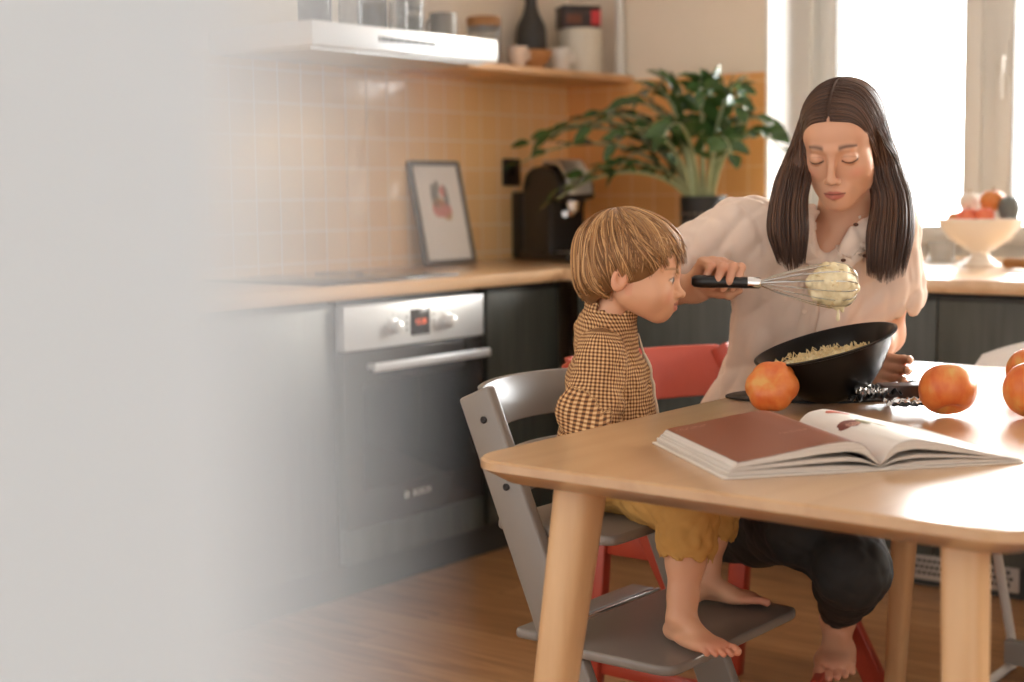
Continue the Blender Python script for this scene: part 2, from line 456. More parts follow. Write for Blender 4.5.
# hob let into the worktop above the oven
hob = thing('hob', 'black glass hob set in the worktop above the oven', 'hob', (FX-.3, 3.2, ZT))
MB().box((-.245, -.29, 0), (.245, .29, .006)).build('glass_plate', m_blackglass, hob, bevel=.002)
q = MB()
for (cx, cy, r) in ((-.11, -.14, .09), (-.11, .14, .075), (.1, -.14, .075), (.1, .14, .1)):
    for k in range(36):
        a, b = 2*PI*k/36, 2*PI*(k+1)/36
        q.prism([(cx+r*math.cos(a), cy+r*math.sin(a)), (cx+r*math.cos(b), cy+r*math.sin(b)), (cx+(r-.003)*math.cos(b), cy+(r-.003)*math.sin(b)), (cx+(r-.003)*math.cos(a), cy+(r-.003)*math.sin(a))], .0062, .0066, 'xy')
q.build('zone_rings', m_darkgrey, hob)

# ---- extractor hood: flat steel box, button strip in front
HX = -3.06
hood = thing('extractor_hood', 'flat pale steel cooker hood with a grey button strip', 'cooker hood', (0, 0, 0))
hy0, hy1, hz0, hz1 = 3.03, 3.86, 1.53, 1.60
MB().box((XL, hy0, hz0), (HX-.0, hy1, hz1)).build('body', m_panel, hood, bevel=.003)
st_ = MB().box((HX-.001, 3.30, 1.558), (HX+.003, 3.56, 1.574)).build('button_strip', principled('grey_strip', srgb(150, 152, 154), .4), hood, bevel=.001)
q = MB()
for k in range(7): q.box((HX+.003, 3.315+k*.034, 1.5605), (HX+.005, 3.315+k*.034+.026, 1.5715))
q.build('buttons', m_darkgrey, st_)
q = MB().box((XL+.03, hy0+.03, hz0-.006), (HX-.04, hy1-.03, hz0)); q.build('grease_filter', m_steel, hood)

# ---- wooden wall shelf
m_shelf = wood('pine_shelf', srgb(232, 190, 146), srgb(216, 170, 122), 'y', .8, .45)
SX, SZ = -3.19, 1.545
sh = tag(MB().box((XL, hy1+.002, SZ-.025), (SX, YB-.001, SZ)).build('wall_shelf', m_shelf, bevel=.002), 'wooden shelf along the tiled wall, right of the hood', 'shelf')
# standing heating pipe in the corner
pp = thing('wall_pipe', 'white vertical pipe in the corner above the shelf', 'pipe', (-3.235, YB-.03, SZ))
MB().tube([(0, 0, 0), (0, 0, ZC-SZ-.001)], .019, 16).build('pipe', m_frame, pp, smooth=True)
MB().lathe([(.019, 0), (.03, 0), (.03, .008), (.019, .01)], 20).build('collar', m_frame, pp, smooth=True)
# ================================================================== things on hood, shelf and worktop
def glass_mat(name, tint, rough=.05, ior=1.4, trans=.85):
    m = principled(name, tint, rough); b = bsdf(m)
    b.inputs['Transmission Weight'].default_value = trans; b.inputs['IOR'].default_value = ior
    return m
m_glassware = glass_mat('clear_glassware', (.93, .94, .94, 1))
m_greycer = principled('grey_ceramic', srgb(128, 122, 114), .4)
m_whitecer = principled('white_ceramic', srgb(234, 228, 220), .25)
m_cream = principled('cream_enamel', srgb(226, 218, 202), .35)
m_cork = varied('wood_lid', srgb(176, 128, 80), srgb(150, 104, 62), 20, .6)
m_pasta = varied('dry_pasta', srgb(206, 164, 112), srgb(170, 120, 74), 60, .7)
HXC = -3.22
# tumblers and jars on top of the hood
def jar(name, label, x, y, z, r, h, fill=None, fillh=0, lid=None, group=None):
    t = thing(name, label, 'jar' if lid else 'glass', (x, y, z), 0, group)
    MB().lathe([(0, 0), (r*.92, 0), (r, .006), (r, h), (r-.003, h), (r-.003, .008), (0, .008)], 28).build('glass_wall', m_glassware, t, smooth=True)
    if fill: MB().lathe([(0, .009), (r-.004, .009), (r-.004, fillh*.95), (r*.4, fillh), (0, fillh*.98)], 24).build('contents', fill, t, smooth=True)
    if lid: MB().lathe([(0, h-.012), (r-.004, h-.012), (r-.004, h), (r+.002, h), (r+.002, h+.028), (r-.004, h+.032), (0, h+.032)], 28).build('lid', lid, t, smooth=True)
    return t
m_spice = varied('ground_spice', srgb(170, 158, 140), srgb(140, 126, 108), 40, .8)
jar('storage_jar', 'tall clear jar of pale contents at hood left end', HXC, 3.20, hz1, .05, .20, m_spice, .13, m_steel)
jar('tumbler', 'clear drinking glass on the hood, beside the tall jar', HXC+.02, 3.33, hz1, .036, .14)
jar('storage_jar', 'clear jar of brown spice on hood middle', HXC-.02, 3.47, hz1, .045, .15, m_pasta, .10, m_cork)
jar('tumbler', 'clear drinking glass at middle of hood front', HXC+.06, 3.50, hz1, .03, .10)
jar('storage_jar', 'clear grey-filled jar with dark lid beside the grey mug', HXC, 3.62, hz1, .044, .10, m_spice, .07, m_greycer)
t = thing('mug', 'grey ceramic cup near right end of the hood', 'cup', (HXC+.03, 3.745, hz1))
MB().lathe([(0, 0), (.040, 0), (.043, .01), (.045, .085), (.042, .085), (.039, .012), (0, .01)], 30).build('cup', m_greycer, t, smooth=True)
MB().tube([(-.042, 0, .07), (-.066, 0, .066), (-.07, 0, .042), (-.062, 0, .024), (-.042, 0, .02)], .006, 8).build('handle', m_greycer, t, smooth=True)
# shelf, left to right
jar('storage_jar', 'glass jar of dry pasta with wooden lid on shelf', -3.31, 4.10, SZ, .058, .135, m_pasta, .09, m_cork)
t = thing('cup', 'small pale pink cup on shelf between jar and wooden bowl', 'cup', (-3.25, 4.21, SZ))
MB().lathe([(0, 0), (.022, 0), (.034, .03), (.036, .07), (.033, .07), (.03, .03), (0, .008)], 28).build('cup', principled('blush_ceramic', srgb(236, 214, 196), .4), t, smooth=True)
MB().tube([(.033, 0, .055), (.05, 0, .05), (.05, 0, .028), (.03, 0, .022)], .005, 8).build('handle', MATS['blush_ceramic'], t, smooth=True)
m_bowlwood = wood('turned_wood', srgb(214, 160, 108), srgb(190, 130, 80), 'x', 1.5, .4)
t = tag(MB().lathe([(0, 0), (.03, 0), (.034, .006), (.062, .035), (.078, .07), (.073, .07), (.055, .035), (.02, .016), (0, .016)], 36, (-3.31, 4.37, SZ)).build('wooden_bowl', m_bowlwood, smooth=True), 'turned wooden bowl on shelf under the dark bottle', 'bowl')
t = thing('bottle', 'dark matt bottle standing up above the wooden bowl', 'bottle', (-3.41, 4.50, SZ))
MB().lathe([(0, 0), (.052, 0), (.056, .006), (.056, .15), (.05, .18), (.03, .22), (.022, .25), (.021, .33), (.017, .33), (0, .32)], 32).build('body', principled('charcoal_ceramic', srgb(52, 50, 48), .45), t, smooth=True)
MB().lathe([(0, .318), (.0165, .318), (.0165, .34), (.019, .34), (.019, .36), (0, .36)], 20).build('stopper', m_cork, t, smooth=True)
t = thing('cup', 'white cup on shelf right of the wooden bowl', 'cup', (-3.285, 4.505, SZ))
MB().lathe([(0, 0), (.03, 0), (.036, .01), (.038, .085), (.035, .085), (.033, .012), (0, .008)], 28).build('cup', m_whitecer, t, smooth=True)
MB().tube([(.036, 0, .07), (.056, 0, .064), (.056, 0, .034), (.036, 0, .026)], .0055, 8).build('handle', m_whitecer, t, smooth=True)
t = thing('canister', 'large cream enamel canister at right end of shelf', 'canister', (-3.335, 4.70, SZ))
MB().lathe([(0, 0), (.079, 0), (.082, .004), (.082, .150), (.079, .152), (0, .152)], 40).build('body', m_cream, t, smooth=True)
MB().lathe([(0, .152), (.084, .152), (.084, .168), (.078, .172), (0, .172)], 40).build('lid', m_cream, t, smooth=True)
t = thing('tea_tin', 'dark flat tin with red end lying on cream canister', 'tin', (-3.335, 4.69, SZ+.172), math.radians(52))
MB().box((-.072, -.05, 0), (.072, .05, .08)).build('box', principled('dark_printed_tin', srgb(52, 36, 34), .4), t, bevel=.004)
MB().box((.035, -.0512, .012), (.0735, .0512, .066)).build('red_label', principled('red_label', srgb(196, 36, 44), .4), t, bevel=.002)
MB().box((-.06, -.0512, .016), (.0, .0512, .05)).build('brown_label', principled('brown_label', srgb(110, 62, 42), .5), t, bevel=.002)
MB().box((-.074, -.052, .068), (.074, .052, .082)).build('lid', principled('black_lid', srgb(28, 24, 24), .4), t, bevel=.003)

# socket on the tile wall
t = thing('wall_socket', 'black square socket on tiles, left of the coffee machine', 'socket', (XL+.008, 4.47, 1.19), 0)
MB().box((0, -.05, -.05), (.011, .05, .05)).build('plate', m_black, t, bevel=.004)
for z in (0,):
    s = MB().lathe([(.026, 0), (.026, .003), (.022, .003), (.020, -.004), (0, -.004)], 24).build('outlet', principled('socket_grey', srgb(40, 40, 42), .5) , t, smooth=True); s.location = (.011, 0, z); s.rotation_euler = (0, PI/2, 0)

# picture leaning on the tiles
pf = thing('picture_frame', 'thin grey picture frame with a small coloured print leaning on tiles', 'picture', (-3.405, 4.02, ZT+.003), PI/2, rot=(math.radians(-12.5), 0, PI/2))
fw, fh = .265, .36
mb = MB(); frame_rect(mb, -fw/2, fw/2, 0, fh, .014, -.009, .009)
mb.build('frame', principled('grey_wood_frame', srgb(108, 104, 98), .45), pf, bevel=.0015)
MB().box((-fw/2+.012, .002, .012), (fw/2-.012, .008, fh-.012)).build('backing_board', m_cork, pf)
mat_ = MB().box((-fw/2+.013, -.002, .013), (fw/2-.013, .0018, fh-.013)).build('paper', principled('print_paper', srgb(248, 247, 243), .5), pf)
m_pr = [principled('print_pink', srgb(226, 160, 150), .6), principled('print_grey', srgb(160, 160, 156), .6), principled('print_sand', srgb(214, 180, 140), .6)]
art = MB(); art2 = MB(); art3 = MB()
rr = random.Random(3)
def blob(mb, cx, cz, rx, rz, n=14):
    mb.prism([(cx+rx*math.cos(2*PI*k/n)*(1+.15*rr.uniform(-1, 1)), cz+rz*math.sin(2*PI*k/n)*(1+.15*rr.uniform(-1, 1))) for k in range(n)], -.0026, -.002, 'xz')
blob(art, .005, .19, .05, .03); blob(art, .02, .255, .018, .02); blob(art2, -.025, .24, .02, .045); blob(art2, .035, .235, .012, .04); blob(art2, -.005, .275, .01, .02); blob(art3, -.01, .215, .03, .02); blob(art3, .03, .165, .02, .012)
for a, m in ((art, 0), (art2, 1), (art3, 2)): a.build('print_shape', m_pr[m], mat_)

# coffee machine
m_mach = principled('black_machine_plastic', srgb(26, 25, 25), .28)
cm = thing('coffee_machine', 'black capsule coffee machine with chrome head on the worktop', 'coffee machine', (-3.235, 4.45, ZT), math.radians(-22))
cm.scale = (.99, .99, .99)
mb = MB()
prof = [(-.17, 0), (-.17, .27), (-.15, .315), (-.10, .34), (-.02, .345), (.05, .325), (.095, .28), (.105, .225), (.045, .215), (.03, .19), (.025, .03), (.02, 0)]
mb.prism(prof, -.075, .075, 'xz'); mb.build('body', m_mach, cm, bevel=.014, seg=4)
MB().box((-.18, -.078, 0), (.15, .078, .03)).build('base_tray', m_mach, cm, bevel=.006)
MB().box((.035, -.06, .03), (.145, .06, .034)).build('drip_grid', m_steel, cm, bevel=.001)
MB().tube([(.06, 0, .215), (.06, 0, .175)], [.026, .02], 20).build('spout', m_chrome, cm, smooth=True)
mb = MB(); mb.prism([(-.07, .344), (.03, .342), (.09, .29), (.108, .235), (.125, .24), (.11, .31), (.05, .365), (-.07, .362)], -.05, .05, 'xz'); mb.build('lever', m_steel, cm, bevel=.008, seg=3)
MB().lathe([(.0, 0), (.024, 0), (.026, .004), (.022, .012), (0, .013)], 24).build('dial', m_chrome, cm, smooth=True).location = (-.06, 0, .345)
MB().box((-.27, -.07, .0), (-.172, .07, .25)).build('water_tank', m_black, cm, bevel=.012, seg=3)
MB().tube([(.10, -.03, .17), (.15, -.075, .172), (.17, -.10, .17)], [.012, .013, .011], 14).build('capsule_handle', m_chrome, cm, smooth=True)

# footed fruit bowl at the window
BX, BY = -1.76, 4.62
fb = thing('fruit_bowl', 'white footed fruit bowl on the worktop before the window', 'bowl', (BX, BY, ZT))
MB().lathe([(0, 0), (.062, 0), (.064, .006), (.05, .014), (.03, .03), (.027, .045), (.045, .055), (.09, .085), (.122, .125), (.132, .148), (.128, .150), (.117, .127), (.085, .092), (.04, .064), (0, .062)], 48).build('bowl', m_whitecer, fb, smooth=True)
def apple(name, label, cat, c, r, mat, sq=1., stem=True):
    t = thing(name, label, cat, c)
    MB().lathe([(0, -r*.80*sq), (r*.35, -r*.86*sq), (r*.8, -r*.62*sq), (r, 0), (r*.86, r*.6*sq), (r*.5, r*.88*sq), (r*.18, r*.82*sq), (0, r*.70*sq)], 28).build('flesh', mat, t, smooth='all')
    if stem: MB().tube([(0, 0, r*.68*sq), (r*.05, 0, r*.95*sq), (r*.16, 0, r*1.2*sq)], [r*.06, r*.05, r*.07], 8).build('stem', m_cork, t, smooth=True)
    return t
m_red = varied('red_fruit', srgb(224, 84, 62), srgb(236, 132, 92), 12, .35); m_orange = varied('orange_fruit', srgb(226, 150, 84), srgb(214, 128, 62), 14, .4)
m_grey_sq = varied('grey_green_squash', srgb(120, 122, 116), srgb(98, 102, 98), 14, .5); m_whiteveg = varied('white_garlic', srgb(240, 232, 220), srgb(228, 214, 196), 12, .6)
apple('tomato', 'red tomato at middle of the white fruit bowl', 'tomato', (BX-.02, BY-.055, ZT+.152), .036, m_red, .85)
apple('tomato', 'smaller red tomato right of the other in fruit bowl', 'tomato', (BX+.036, BY-.06, ZT+.158), .03, m_red, .9)
apple('orange', 'pale orange fruit at left rim of fruit bowl', 'fruit', (BX-.075, BY+.0, ZT+.142), .034, m_orange, .9)
apple('squash', 'grey-green squash leaning at right rim of fruit bowl', 'squash', (BX+.088, BY+.0, ZT+.178), .034, m_grey_sq, 1.25)
apple('squash', 'orange squash heaped on top of fruit bowl', 'squash', (BX+.030, BY+.015, ZT+.202), .04, m_orange, .9)
apple('garlic_bulb', 'white garlic bulb on top of the heap in fruit bowl', 'garlic', (BX-.045, BY+.015, ZT+.200), .033, m_whiteveg, .95)
# corkscrew by the bowl and glass at the window
ck = thing('corkscrew', 'wooden-handled metal corkscrew lying right of the fruit bowl', 'corkscrew', (-1.575, 4.46, ZT+.019), math.radians(-25))
ck.scale = (1.2, 1.2, 1.2)
MB().tube([(-.055, 0, 0), (-.045, 0, 0), (0, 0, .002), (.045, 0, 0), (.055, 0, 0)], [.008, .014, .012, .014, .008], 14).build('handle', m_cork, ck, smooth=True)
MB().tube([(.055, 0, 0), (.08, 0, 0)], .009, 12).build('ferrule', m_chrome, ck, smooth=True)
MB().tube([(.08+.07*i/40, .009*math.cos(i*.9), .009*math.sin(i*.9)) for i in range(41)], .003, 8).build('screw', principled('dark_steel', srgb(70, 66, 62), .3, .9), ck, smooth=True)
jar('tumbler', 'low clear glass at the window, left of fruit bowl', -1.96, 4.80, ZT, .045, .07)
# ================================================================== table
m_ash = wood('clear_ash', srgb(200, 160, 117), srgb(184, 141, 98), 'y', .7, .35, 1.0, .21, .04)
m_ashleg = wood('clear_ash_leg', srgb(216, 176, 130), srgb(198, 152, 106), 'z', .7, .4, .2, .25, .08)
TYAW = math.radians(-1.32)
tb = thing('dining_table', 'long pale wooden dining table with chamfered edge and tapering legs', 'table', (-1.348, 1.655, 0), TYAW)
def round_poly(pts, r, n=8):
    out = []
    k = len(pts)
    for i in range(k):
        p = Vector(pts[i]); a = (Vector(pts[i-1])-p).normalized(); b = (Vector(pts[(i+1) % k])-p).normalized()
        s = p+a*r; e = p+b*r
        for j in range(n+1):
            t = j/n; out.append((s*(1-t)**2+p*2*t*(1-t)+e*t*t))
    return out
q = [(-.036, 0), (.79, -.008), (.80, 1.49), (-.085, 1.49)]
def inset(pts, d):
    c = Vector((.37, .745)); out = []
    for p in pts:
        p = Vector(p); out.append((p.x-math.copysign(d, p.x-c.x), p.y-math.copysign(d, p.y-c.y)))
    return out
rings = [(inset(q, .003), .07, .74), (q, .07, .7365), (q, .07, .7255), (inset(q, .03), .055, .705)]
mb = MB(); V = []; 
polys = [(round_poly(p, r), z) for p, r, z in rings]
n = len(polys[0][0])
for pl_, z in polys: V += [(p.x, p.y, z) for p in pl_]
Fs = [tuple(range(n)), tuple(range(3*n, 4*n))[::-1]]
for k in range(3):
    for i in range(n): Fs.append((k*n+i, (k+1)*n+i, (k+1)*n+(i+1) % n, k*n+(i+1) % n))
mb.add(V, Fs); mb.build('tabletop', m_ash, tb, smooth=True)
def leg(top, bot, wt, wb):
    mb = MB(); R = []
    for (c, z, w) in ((top, .704, wt), (bot, 0, wb)):
        R.append([(p.x+c[0], p.y+c[1], z) for p in round_poly([(-w, -w), (w, -w), (w, w), (-w, w)], w*.75, 5)])
    n = len(R[0]); mb.add(R[0]+R[1], [tuple(range(n)), tuple(range(n, 2*n))[::-1]]+[(i, n+i, n+(i+1) % n, (i+1) % n) for i in range(n)])
    return mb.build('leg', m_ashleg, tb, smooth=True)
leg((.10, .10), (.035, .03), .034, .021)
leg((.672, .10), (.712, .03), .0265, .022)
leg((.082, 1.25), (.008, 1.33), .028, .019)
leg((.69, 1.25), (.745, 1.33), .034, .021)

# ================================================================== step chair (child)
m_greych = varied('grey_lacquer', srgb(138, 130, 122), srgb(132, 124, 116), 5, .32)
m_bolt = principled('dark_bolt', srgb(44, 42, 42), .4, .6)
sc = thing('step_chair', 'grey wooden step chair with the child sitting on it', 'chair', (-1.55, 2.245, 0))
LEAN = .425
def rear(z): return -.158+LEAN*(.756-z)
for s in (-1, 1):
    y0, y1 = (s*.190, s*.215)
    pr = [(rear(0), 0), (rear(0)+.089, 0), (rear(.785)+.077, .785), (rear(.757), .757)]
    pk = MB().prism(pr, min(y0, y1), max(y0, y1), 'xz').build('side_plank', m_greych, sc, bevel=.006, seg=3)
    MB().prism([(rear(.02)+.02, 0), (rear(.02)+.07, 0), (rear(.05)+.03, .052), (-.255, .036), (-.27, .02), (-.265, 0)], min(y0, y1), max(y0, y1), 'xz').build('floor_runner', m_greych, sc, bevel=.005, seg=3)
    q = MB()
    for z in (.725, .612, .33):
        c = (rear(z)+.045, z)
        q = MB().lathe([(0, 0), (.0065, 0), (.0065, .002), (.004, .003), (0, .0015)], 16)
        b = q.build('bolt', m_bolt, pk, smooth=True); b.location = (c[0], s*.2152, c[1]); b.rotation_euler = (PI/2*s*-1 if s > 0 else PI/2, 0, 0)
def back_board(z0, z1, sag):
    V = []; Fs = []; n = 17
    for i in range(n):
        t = -1+2*i/(n-1); y = t*.189; dx = -sag*(1-t*t)
        for (z, d) in ((z0, 0), (z1, 0), (z1, .014), (z0, .014)):
            V.append((rear(z)+.045+dx-d, y, z))
    for i in range(n-1):
        for k in range(4): Fs.append((i*4+k, i*4+(k+1) % 4, i*4+4+(k+1) % 4, i*4+4+k))
    Fs += [(0, 1, 2, 3), tuple(range((n-1)*4, n*4))[::-1]]
    return MB().add(V, Fs).build('backrest', m_greych, sc, bevel=.003)
back_board(.70, .778, .065); back_board(.585, .66, .06)
def plate(name, z, x0, x1, w, th=.018, r=.05):
    return MB().prism([(p.x, p.y) for p in round_poly([(x0, -w), (x1, -w), (x1, w), (x0, w)], r, 6)], z-th, z, 'xy').build(name, m_greych, sc, bevel=.006, seg=3)
plate('seat', .545, -.105, .15, .1885, r=.03)
plate('footplate', .356,   .012, .287, .1885+.035, r=.035)
plate('footplate_rear', .356, -.06, -.005, .1885, r=.012)
for x, z in ((.0, .352), (.02, .52)): MB().tube([(x, -.19, z), (x, .19, z)], .0045, 12).build('steel_rod', m_chrome, sc, smooth=True)
MB().box((-.20, -.19, .02), (-.185, .19, .075)).build('cross_bar', m_greych, sc, bevel=.003)

# ================================================================== red chair (woman)
m_redch = varied('red_lacquer', srgb(176, 68, 46), srgb(162, 58, 40), 6, .35)
rc = thing('step_chair', 'red wooden chair the woman sits on, behind the grey one', 'chair', (-1.6, 2.82, 0))
o_ = Vector((-1.6, 2.82, 0))
def bar(a, b, wx, wy, name, parent=rc, mat=m_redch):
    """rectangular bar between two world points; wx along x-ish, wy along y"""
    a = Vector(a)-o_; b = Vector(b)-o_
    t = (b-a).normalized(); yv = Vector((0, 1, 0)); yv = (yv-t*yv.dot(t)).normalized() if abs(t.y) < .9 else Vector((0, 0, 1)); xv = yv.cross(t)
    V = []
    for p in (a, b):
        for sx_, sy_ in ((-1, -1), (1, -1), (1, 1), (-1, 1)): V.append(p+xv*sx_*wx/2+yv*sy_*wy/2)
    return MB().add(V, [(0, 3, 2, 1), (4, 5, 6, 7), (0, 1, 5, 4), (1, 2, 6, 5), (2, 3, 7, 6), (3, 0, 4, 7)]).build(name, mat, parent, bevel=.004)
NA, NB = (-1.469, 2.62, .013), (-1.885, 2.62, .76)
FA, FB = (-1.345, 3.02, .013), (-1.76, 3.02, .76)
bar(NA, NB, .052, .024, 'side_plank'); bar(FA, FB, .052, .024, 'side_plank')
bar((-1.842, 2.62, 0), (-1.812, 2.62, .42), .045, .03, 'rear_leg'); bar((-1.72, 3.02, 0), (-1.69, 3.02, .42), .045, .03, 'rear_leg')
bar((-1.80, 2.625, .385), (-1.63, 2.625, .385), .07, .018, 'seat_rail'); bar((-1.68, 3.02, .385), (-1.51, 3.02, .385), .05, .018, 'seat_rail')
bar((-1.83, 2.625, .10), (-1.53, 2.625, .10), .03, .018, 'stretcher')
def rp(name, pts, z, th, r): return MB().prism([(p.x-o_.x, p.y-o_.y) for p in round_poly(pts, r, 6)], z-th, z, 'xy').build(name, m_redch, rc, bevel=.005, seg=3)
rp('seat', [(-1.79, 2.635), (-1.40, 2.635), (-1.28, 3.005), (-1.67, 3.005)], .425, .018, .03)
bar((-1.300, 2.60, .150), (-1.425, 3.00, .150), .02, .05, 'foot_rail')
V = []; Fs = []; n = 15
for i in range(n):
    t = i/(n-1); sg = -.05*(1-(2*t-1)**2)
    for z, d in ((.655, 0), (.765, 0), (.765, .014), (.655, .014)):
        lx = NB[0]+(.76-z)*.557; V.append((lx+.125*t+sg-d-o_.x, 2.61+.42*t-o_.y, z))
for i in range(n-1):
    for k in range(4): Fs.append((i*4+k, i*4+(k+1) % 4, i*4+4+(k+1) % 4, i*4+4+k))
Fs += [(0, 1, 2, 3), tuple(range((n-1)*4, n*4))[::-1]]
MB().add(V, Fs).build('backrest', m_redch, rc, bevel=.004)

# ================================================================== white chair at the far end of the table
m_shell = principled('white_shell', srgb(228, 226, 222), .35)
m_pale = principled('pale_grey_metal', srgb(150, 146, 140), .4, .2)
wc = thing('shell_chair', 'white curved chair at the far end of the table', 'chair', (-1.13, 3.16, 0), 0)
def shell(u, v):
    x = (u-.5)*.46
    if v < .5:
        t = v/.5; y = -.20+t*.36; z = .45+.03*(1-t)**2+.25*x*x; return (x*(.9+.1*t), y, z)
    t = (v-.5)/.5; a = t*PI/2
    return (x*(1-.22*t**3), .16+.07*math.sin(a)*1.0+.12*t-.9*x*x*t, .45+.25*x*x*(1-t)+.315*t+.0*math.sin(a)-.35*x*x*t*2)
sh_ = MB().grid(shell, 25, 25).build('shell', m_shell, wc, smooth='all')
md = sh_.modifiers.new('thick', 'SOLIDIFY'); md.thickness = .012
for s in (-.65, 1.2):
    MB().tube([(s*.12, .02, .44), (s*.12, -.06, .40), (s*.12, -.14, .03), (s*.12, -.12, .012), (s*.12, .26, .012), (s*.12, .27, .03), (s*.12, .10, .40), (s*.12, .02, .44)], .011, 10).build('sled_leg', m_shell, wc, smooth=True)
MB().box((-.078, .20, .03), (.144, .225, .085)).build('rear_bar', m_pale, wc, bevel=.003)
# ================================================================== things on the table
TT = .74
m_pump = principled('pumpkin_skin', srgb(232, 128, 62), .38)
f1 = noise(m_pump, coords(m_pump, (1, 1, .25)), 60, 3); f2 = noise(m_pump, coords(m_pump), 22, 3)
mixn = N(m_pump, 'ShaderNodeMath', operation='MULTIPLY_ADD'); mixn.inputs[1].default_value = .5
L(m_pump, f1, mixn.inputs[0]); L(m_pump, f2, mixn.inputs[2])
L(m_pump, ramp(m_pump, mixn.outputs[0], [(.55, srgb(206, 98, 44)), (.78, srgb(218, 126, 62)), (.95, srgb(216, 160, 90))]), bsdf(m_pump).inputs['Base Color']); bump(m_pump, f1, .08, .001)
m_stem = varied('dry_stem', srgb(150, 122, 78), srgb(112, 92, 60), 30, .8)
def pumpkin_mesh(R, Hh, lobes=8, amp=.03):
    def fn(u, v):
        a = 2*PI*u; th = PI*v
        rr_ = R*(math.sin(th)**.85 if 0 < v < 1 else 0)*(1+amp*(abs(math.cos(lobes*a/2))-.6)*math.sin(th))
        z = Hh/2*math.cos(th)*(1 - .30*math.exp(-((math.sin(th))/.35)**2))
        return (rr_*math.cos(a), rr_*math.sin(a), z)
    return MB().grid(fn, 72, 28, wrap=True)
def pumpkin(label, loc, R, Hh, rot, lobes=8, amp=.03):
    t = thing('pumpkin', label, 'pumpkin', loc, rot=rot, group='small orange pumpkins on the table')
    pumpkin_mesh(R, Hh, lobes, amp).build('flesh', m_pump, t, smooth='all')
    st = MB(); h = Hh*.36
    st.tube([(0, 0, h*.85), (.001, 0, h+.006), (.004, .001, h+.012)], [.006, .0045, .0055], 10); st.build('stem', m_stem, t, smooth=True)
    return t
def tilt(deg, spin, lean=0):        # stem end leaning away from the table edge side
    ax_ = Vector((CR.x, CR.y, 0)).normalized()
    return (Matrix.Rotation(math.radians(-deg), 3, ax_) @ Matrix.Rotation(math.radians(lean), 3, Vector((CF.x, CF.y, 0)).normalized()) @ Matrix.Rotation(spin, 3, 'Z')).to_euler()
p = on_z(770, 414, TT); pumpkin('small orange pumpkin on its side, left of the black bowl', (p.x-.004, p.y+.014, TT+.0455), .0450, .066, tilt(128, .9, 24), 6, .09)
p = on_z(940, 419, TT); pumpkin('small orange pumpkin with pale blotch, right of the chocolate', (p.x, p.y+.03, TT+.046), .047, .084, tilt(28, .2), 10, .02)
p = on_z(1029, 422, TT); pumpkin('small orange pumpkin cut by right picture edge, the nearer of two', (p.x, p.y+.03, TT+.050), .052, .092, tilt(30, 1))
p = on_z(1021, 400, TT); pumpkin('small orange pumpkin mostly hidden behind the nearer one at right edge', (p.x, p.y+.06, TT+.046), .047, .086, tilt(30, 2))

# dark round tray under bowl, pumpkin and chocolate
m_slate = varied('black_slate', srgb(34, 33, 33), srgb(26, 25, 25), 14, .5)
tc_ = on_z(826, 396, TT)

# ---- open book
m_paper = principled('book_paper', srgb(228, 222, 214), .6)
m_edge = principled('paper_edges', srgb(214, 206, 196), .8)
sp_ = coords(m_edge, (1, 1, 900)); wv = noise(m_edge, sp_, 1.0, 2); L(m_edge, ramp(m_edge, wv, [(.35, srgb(186, 176, 166)), (.65, srgb(226, 220, 212))]), bsdf(m_edge).inputs['Base Color'])
m_brown = principled('brown_print', srgb(126, 68, 47), .32)
m_cover = principled('book_cover', srgb(222, 214, 204), .5)
BA = math.radians(50.7)
bk_ = thing('open_book', 'large open cookbook, brown left page and white right page, on the table', 'book', (-.853, 1.892, TT), BA)
# local x to the right along the near edge, y away along the spine; spine at x=0
WL, HB = .213, .296
def prof(side, s, k, m=0.):
    """height of layer k (0..1) at distance s (0..1) from the spine"""
    P = [(0, .006), (.05, .022), (.12, .037), (.22, .043), (.4, .040), (.7, .030), (1, .021)] if side < 0 else [(0, .006), (.05, .022), (.12, .036), (.25, .041), (.45, .033), (.72, .019), (1, .006)]
    for (a, za), (b, zb) in zip(P, P[1:]):
        if s <= b: 
            t = (s-a)/(b-a); t = t*t*(3-2*t) if m else t; z = za+(zb-za)*t; break
    else: z = P[-1][1]
    return z
_S = np.linspace(0, 1, 401); _K = np.hanning(41); _K /= _K.sum()
PROF = {}
for sd__ in (-1, 1):
    a_ = np.array([prof(sd__, s, 1) for s in _S]); b_ = np.concatenate([np.full(20, a_[0]), a_, np.full(20, a_[-1])+np.arange(1, 21)*(a_[-1]-a_[-2])])
    PROF[sd__] = np.convolve(b_, _K, 'valid')
def prof(side, s, k, m=0.): return float(np.interp(s, _S, PROF[side]))
def zlay(side, s, k):
    lo = .0035 + .0*s
    return lo+(prof(side, s, 1)-lo)*k
def slab(side, k0, k1, ext0, ext1, ns=26):
    """stack of pages between layer heights k0(s) < k1(s)"""
    V = []; Fs = []
    for i in range(ns):
        s = i/(ns-1)
        for y in (0, HB):
            V.append((side*WL*(s*ext0), y, zlay(side, s*.999, k0(s))))
            V.append((side*WL*(s*ext1), y, zlay(side, s*.999, k1(s))))
    for i in range(ns-1):
        a = i*4; b = a+4
        Fs += [(a, a+2, b+2, b), (a+1, b+1, b+3, a+3), (a, b, b+1, a+1), (a+2, a+3, b+3, b+2)]
    Fs += [(0, 1, 3, 2), ((ns-1)*4, (ns-1)*4+2, (ns-1)*4+3, (ns-1)*4+1)]
    return MB().add(V, Fs)
def bulge(lo, hi):   # layers lie apart near the spine and close up towards the fore edge
    return lambda s: lo+(hi-lo)*max(0, (1-s))**.6
MB().box((-WL*1.05, -.003, 0), (WL*1.0, HB+.003, .0028)).build('cover', m_cover, bk_, bevel=.001)
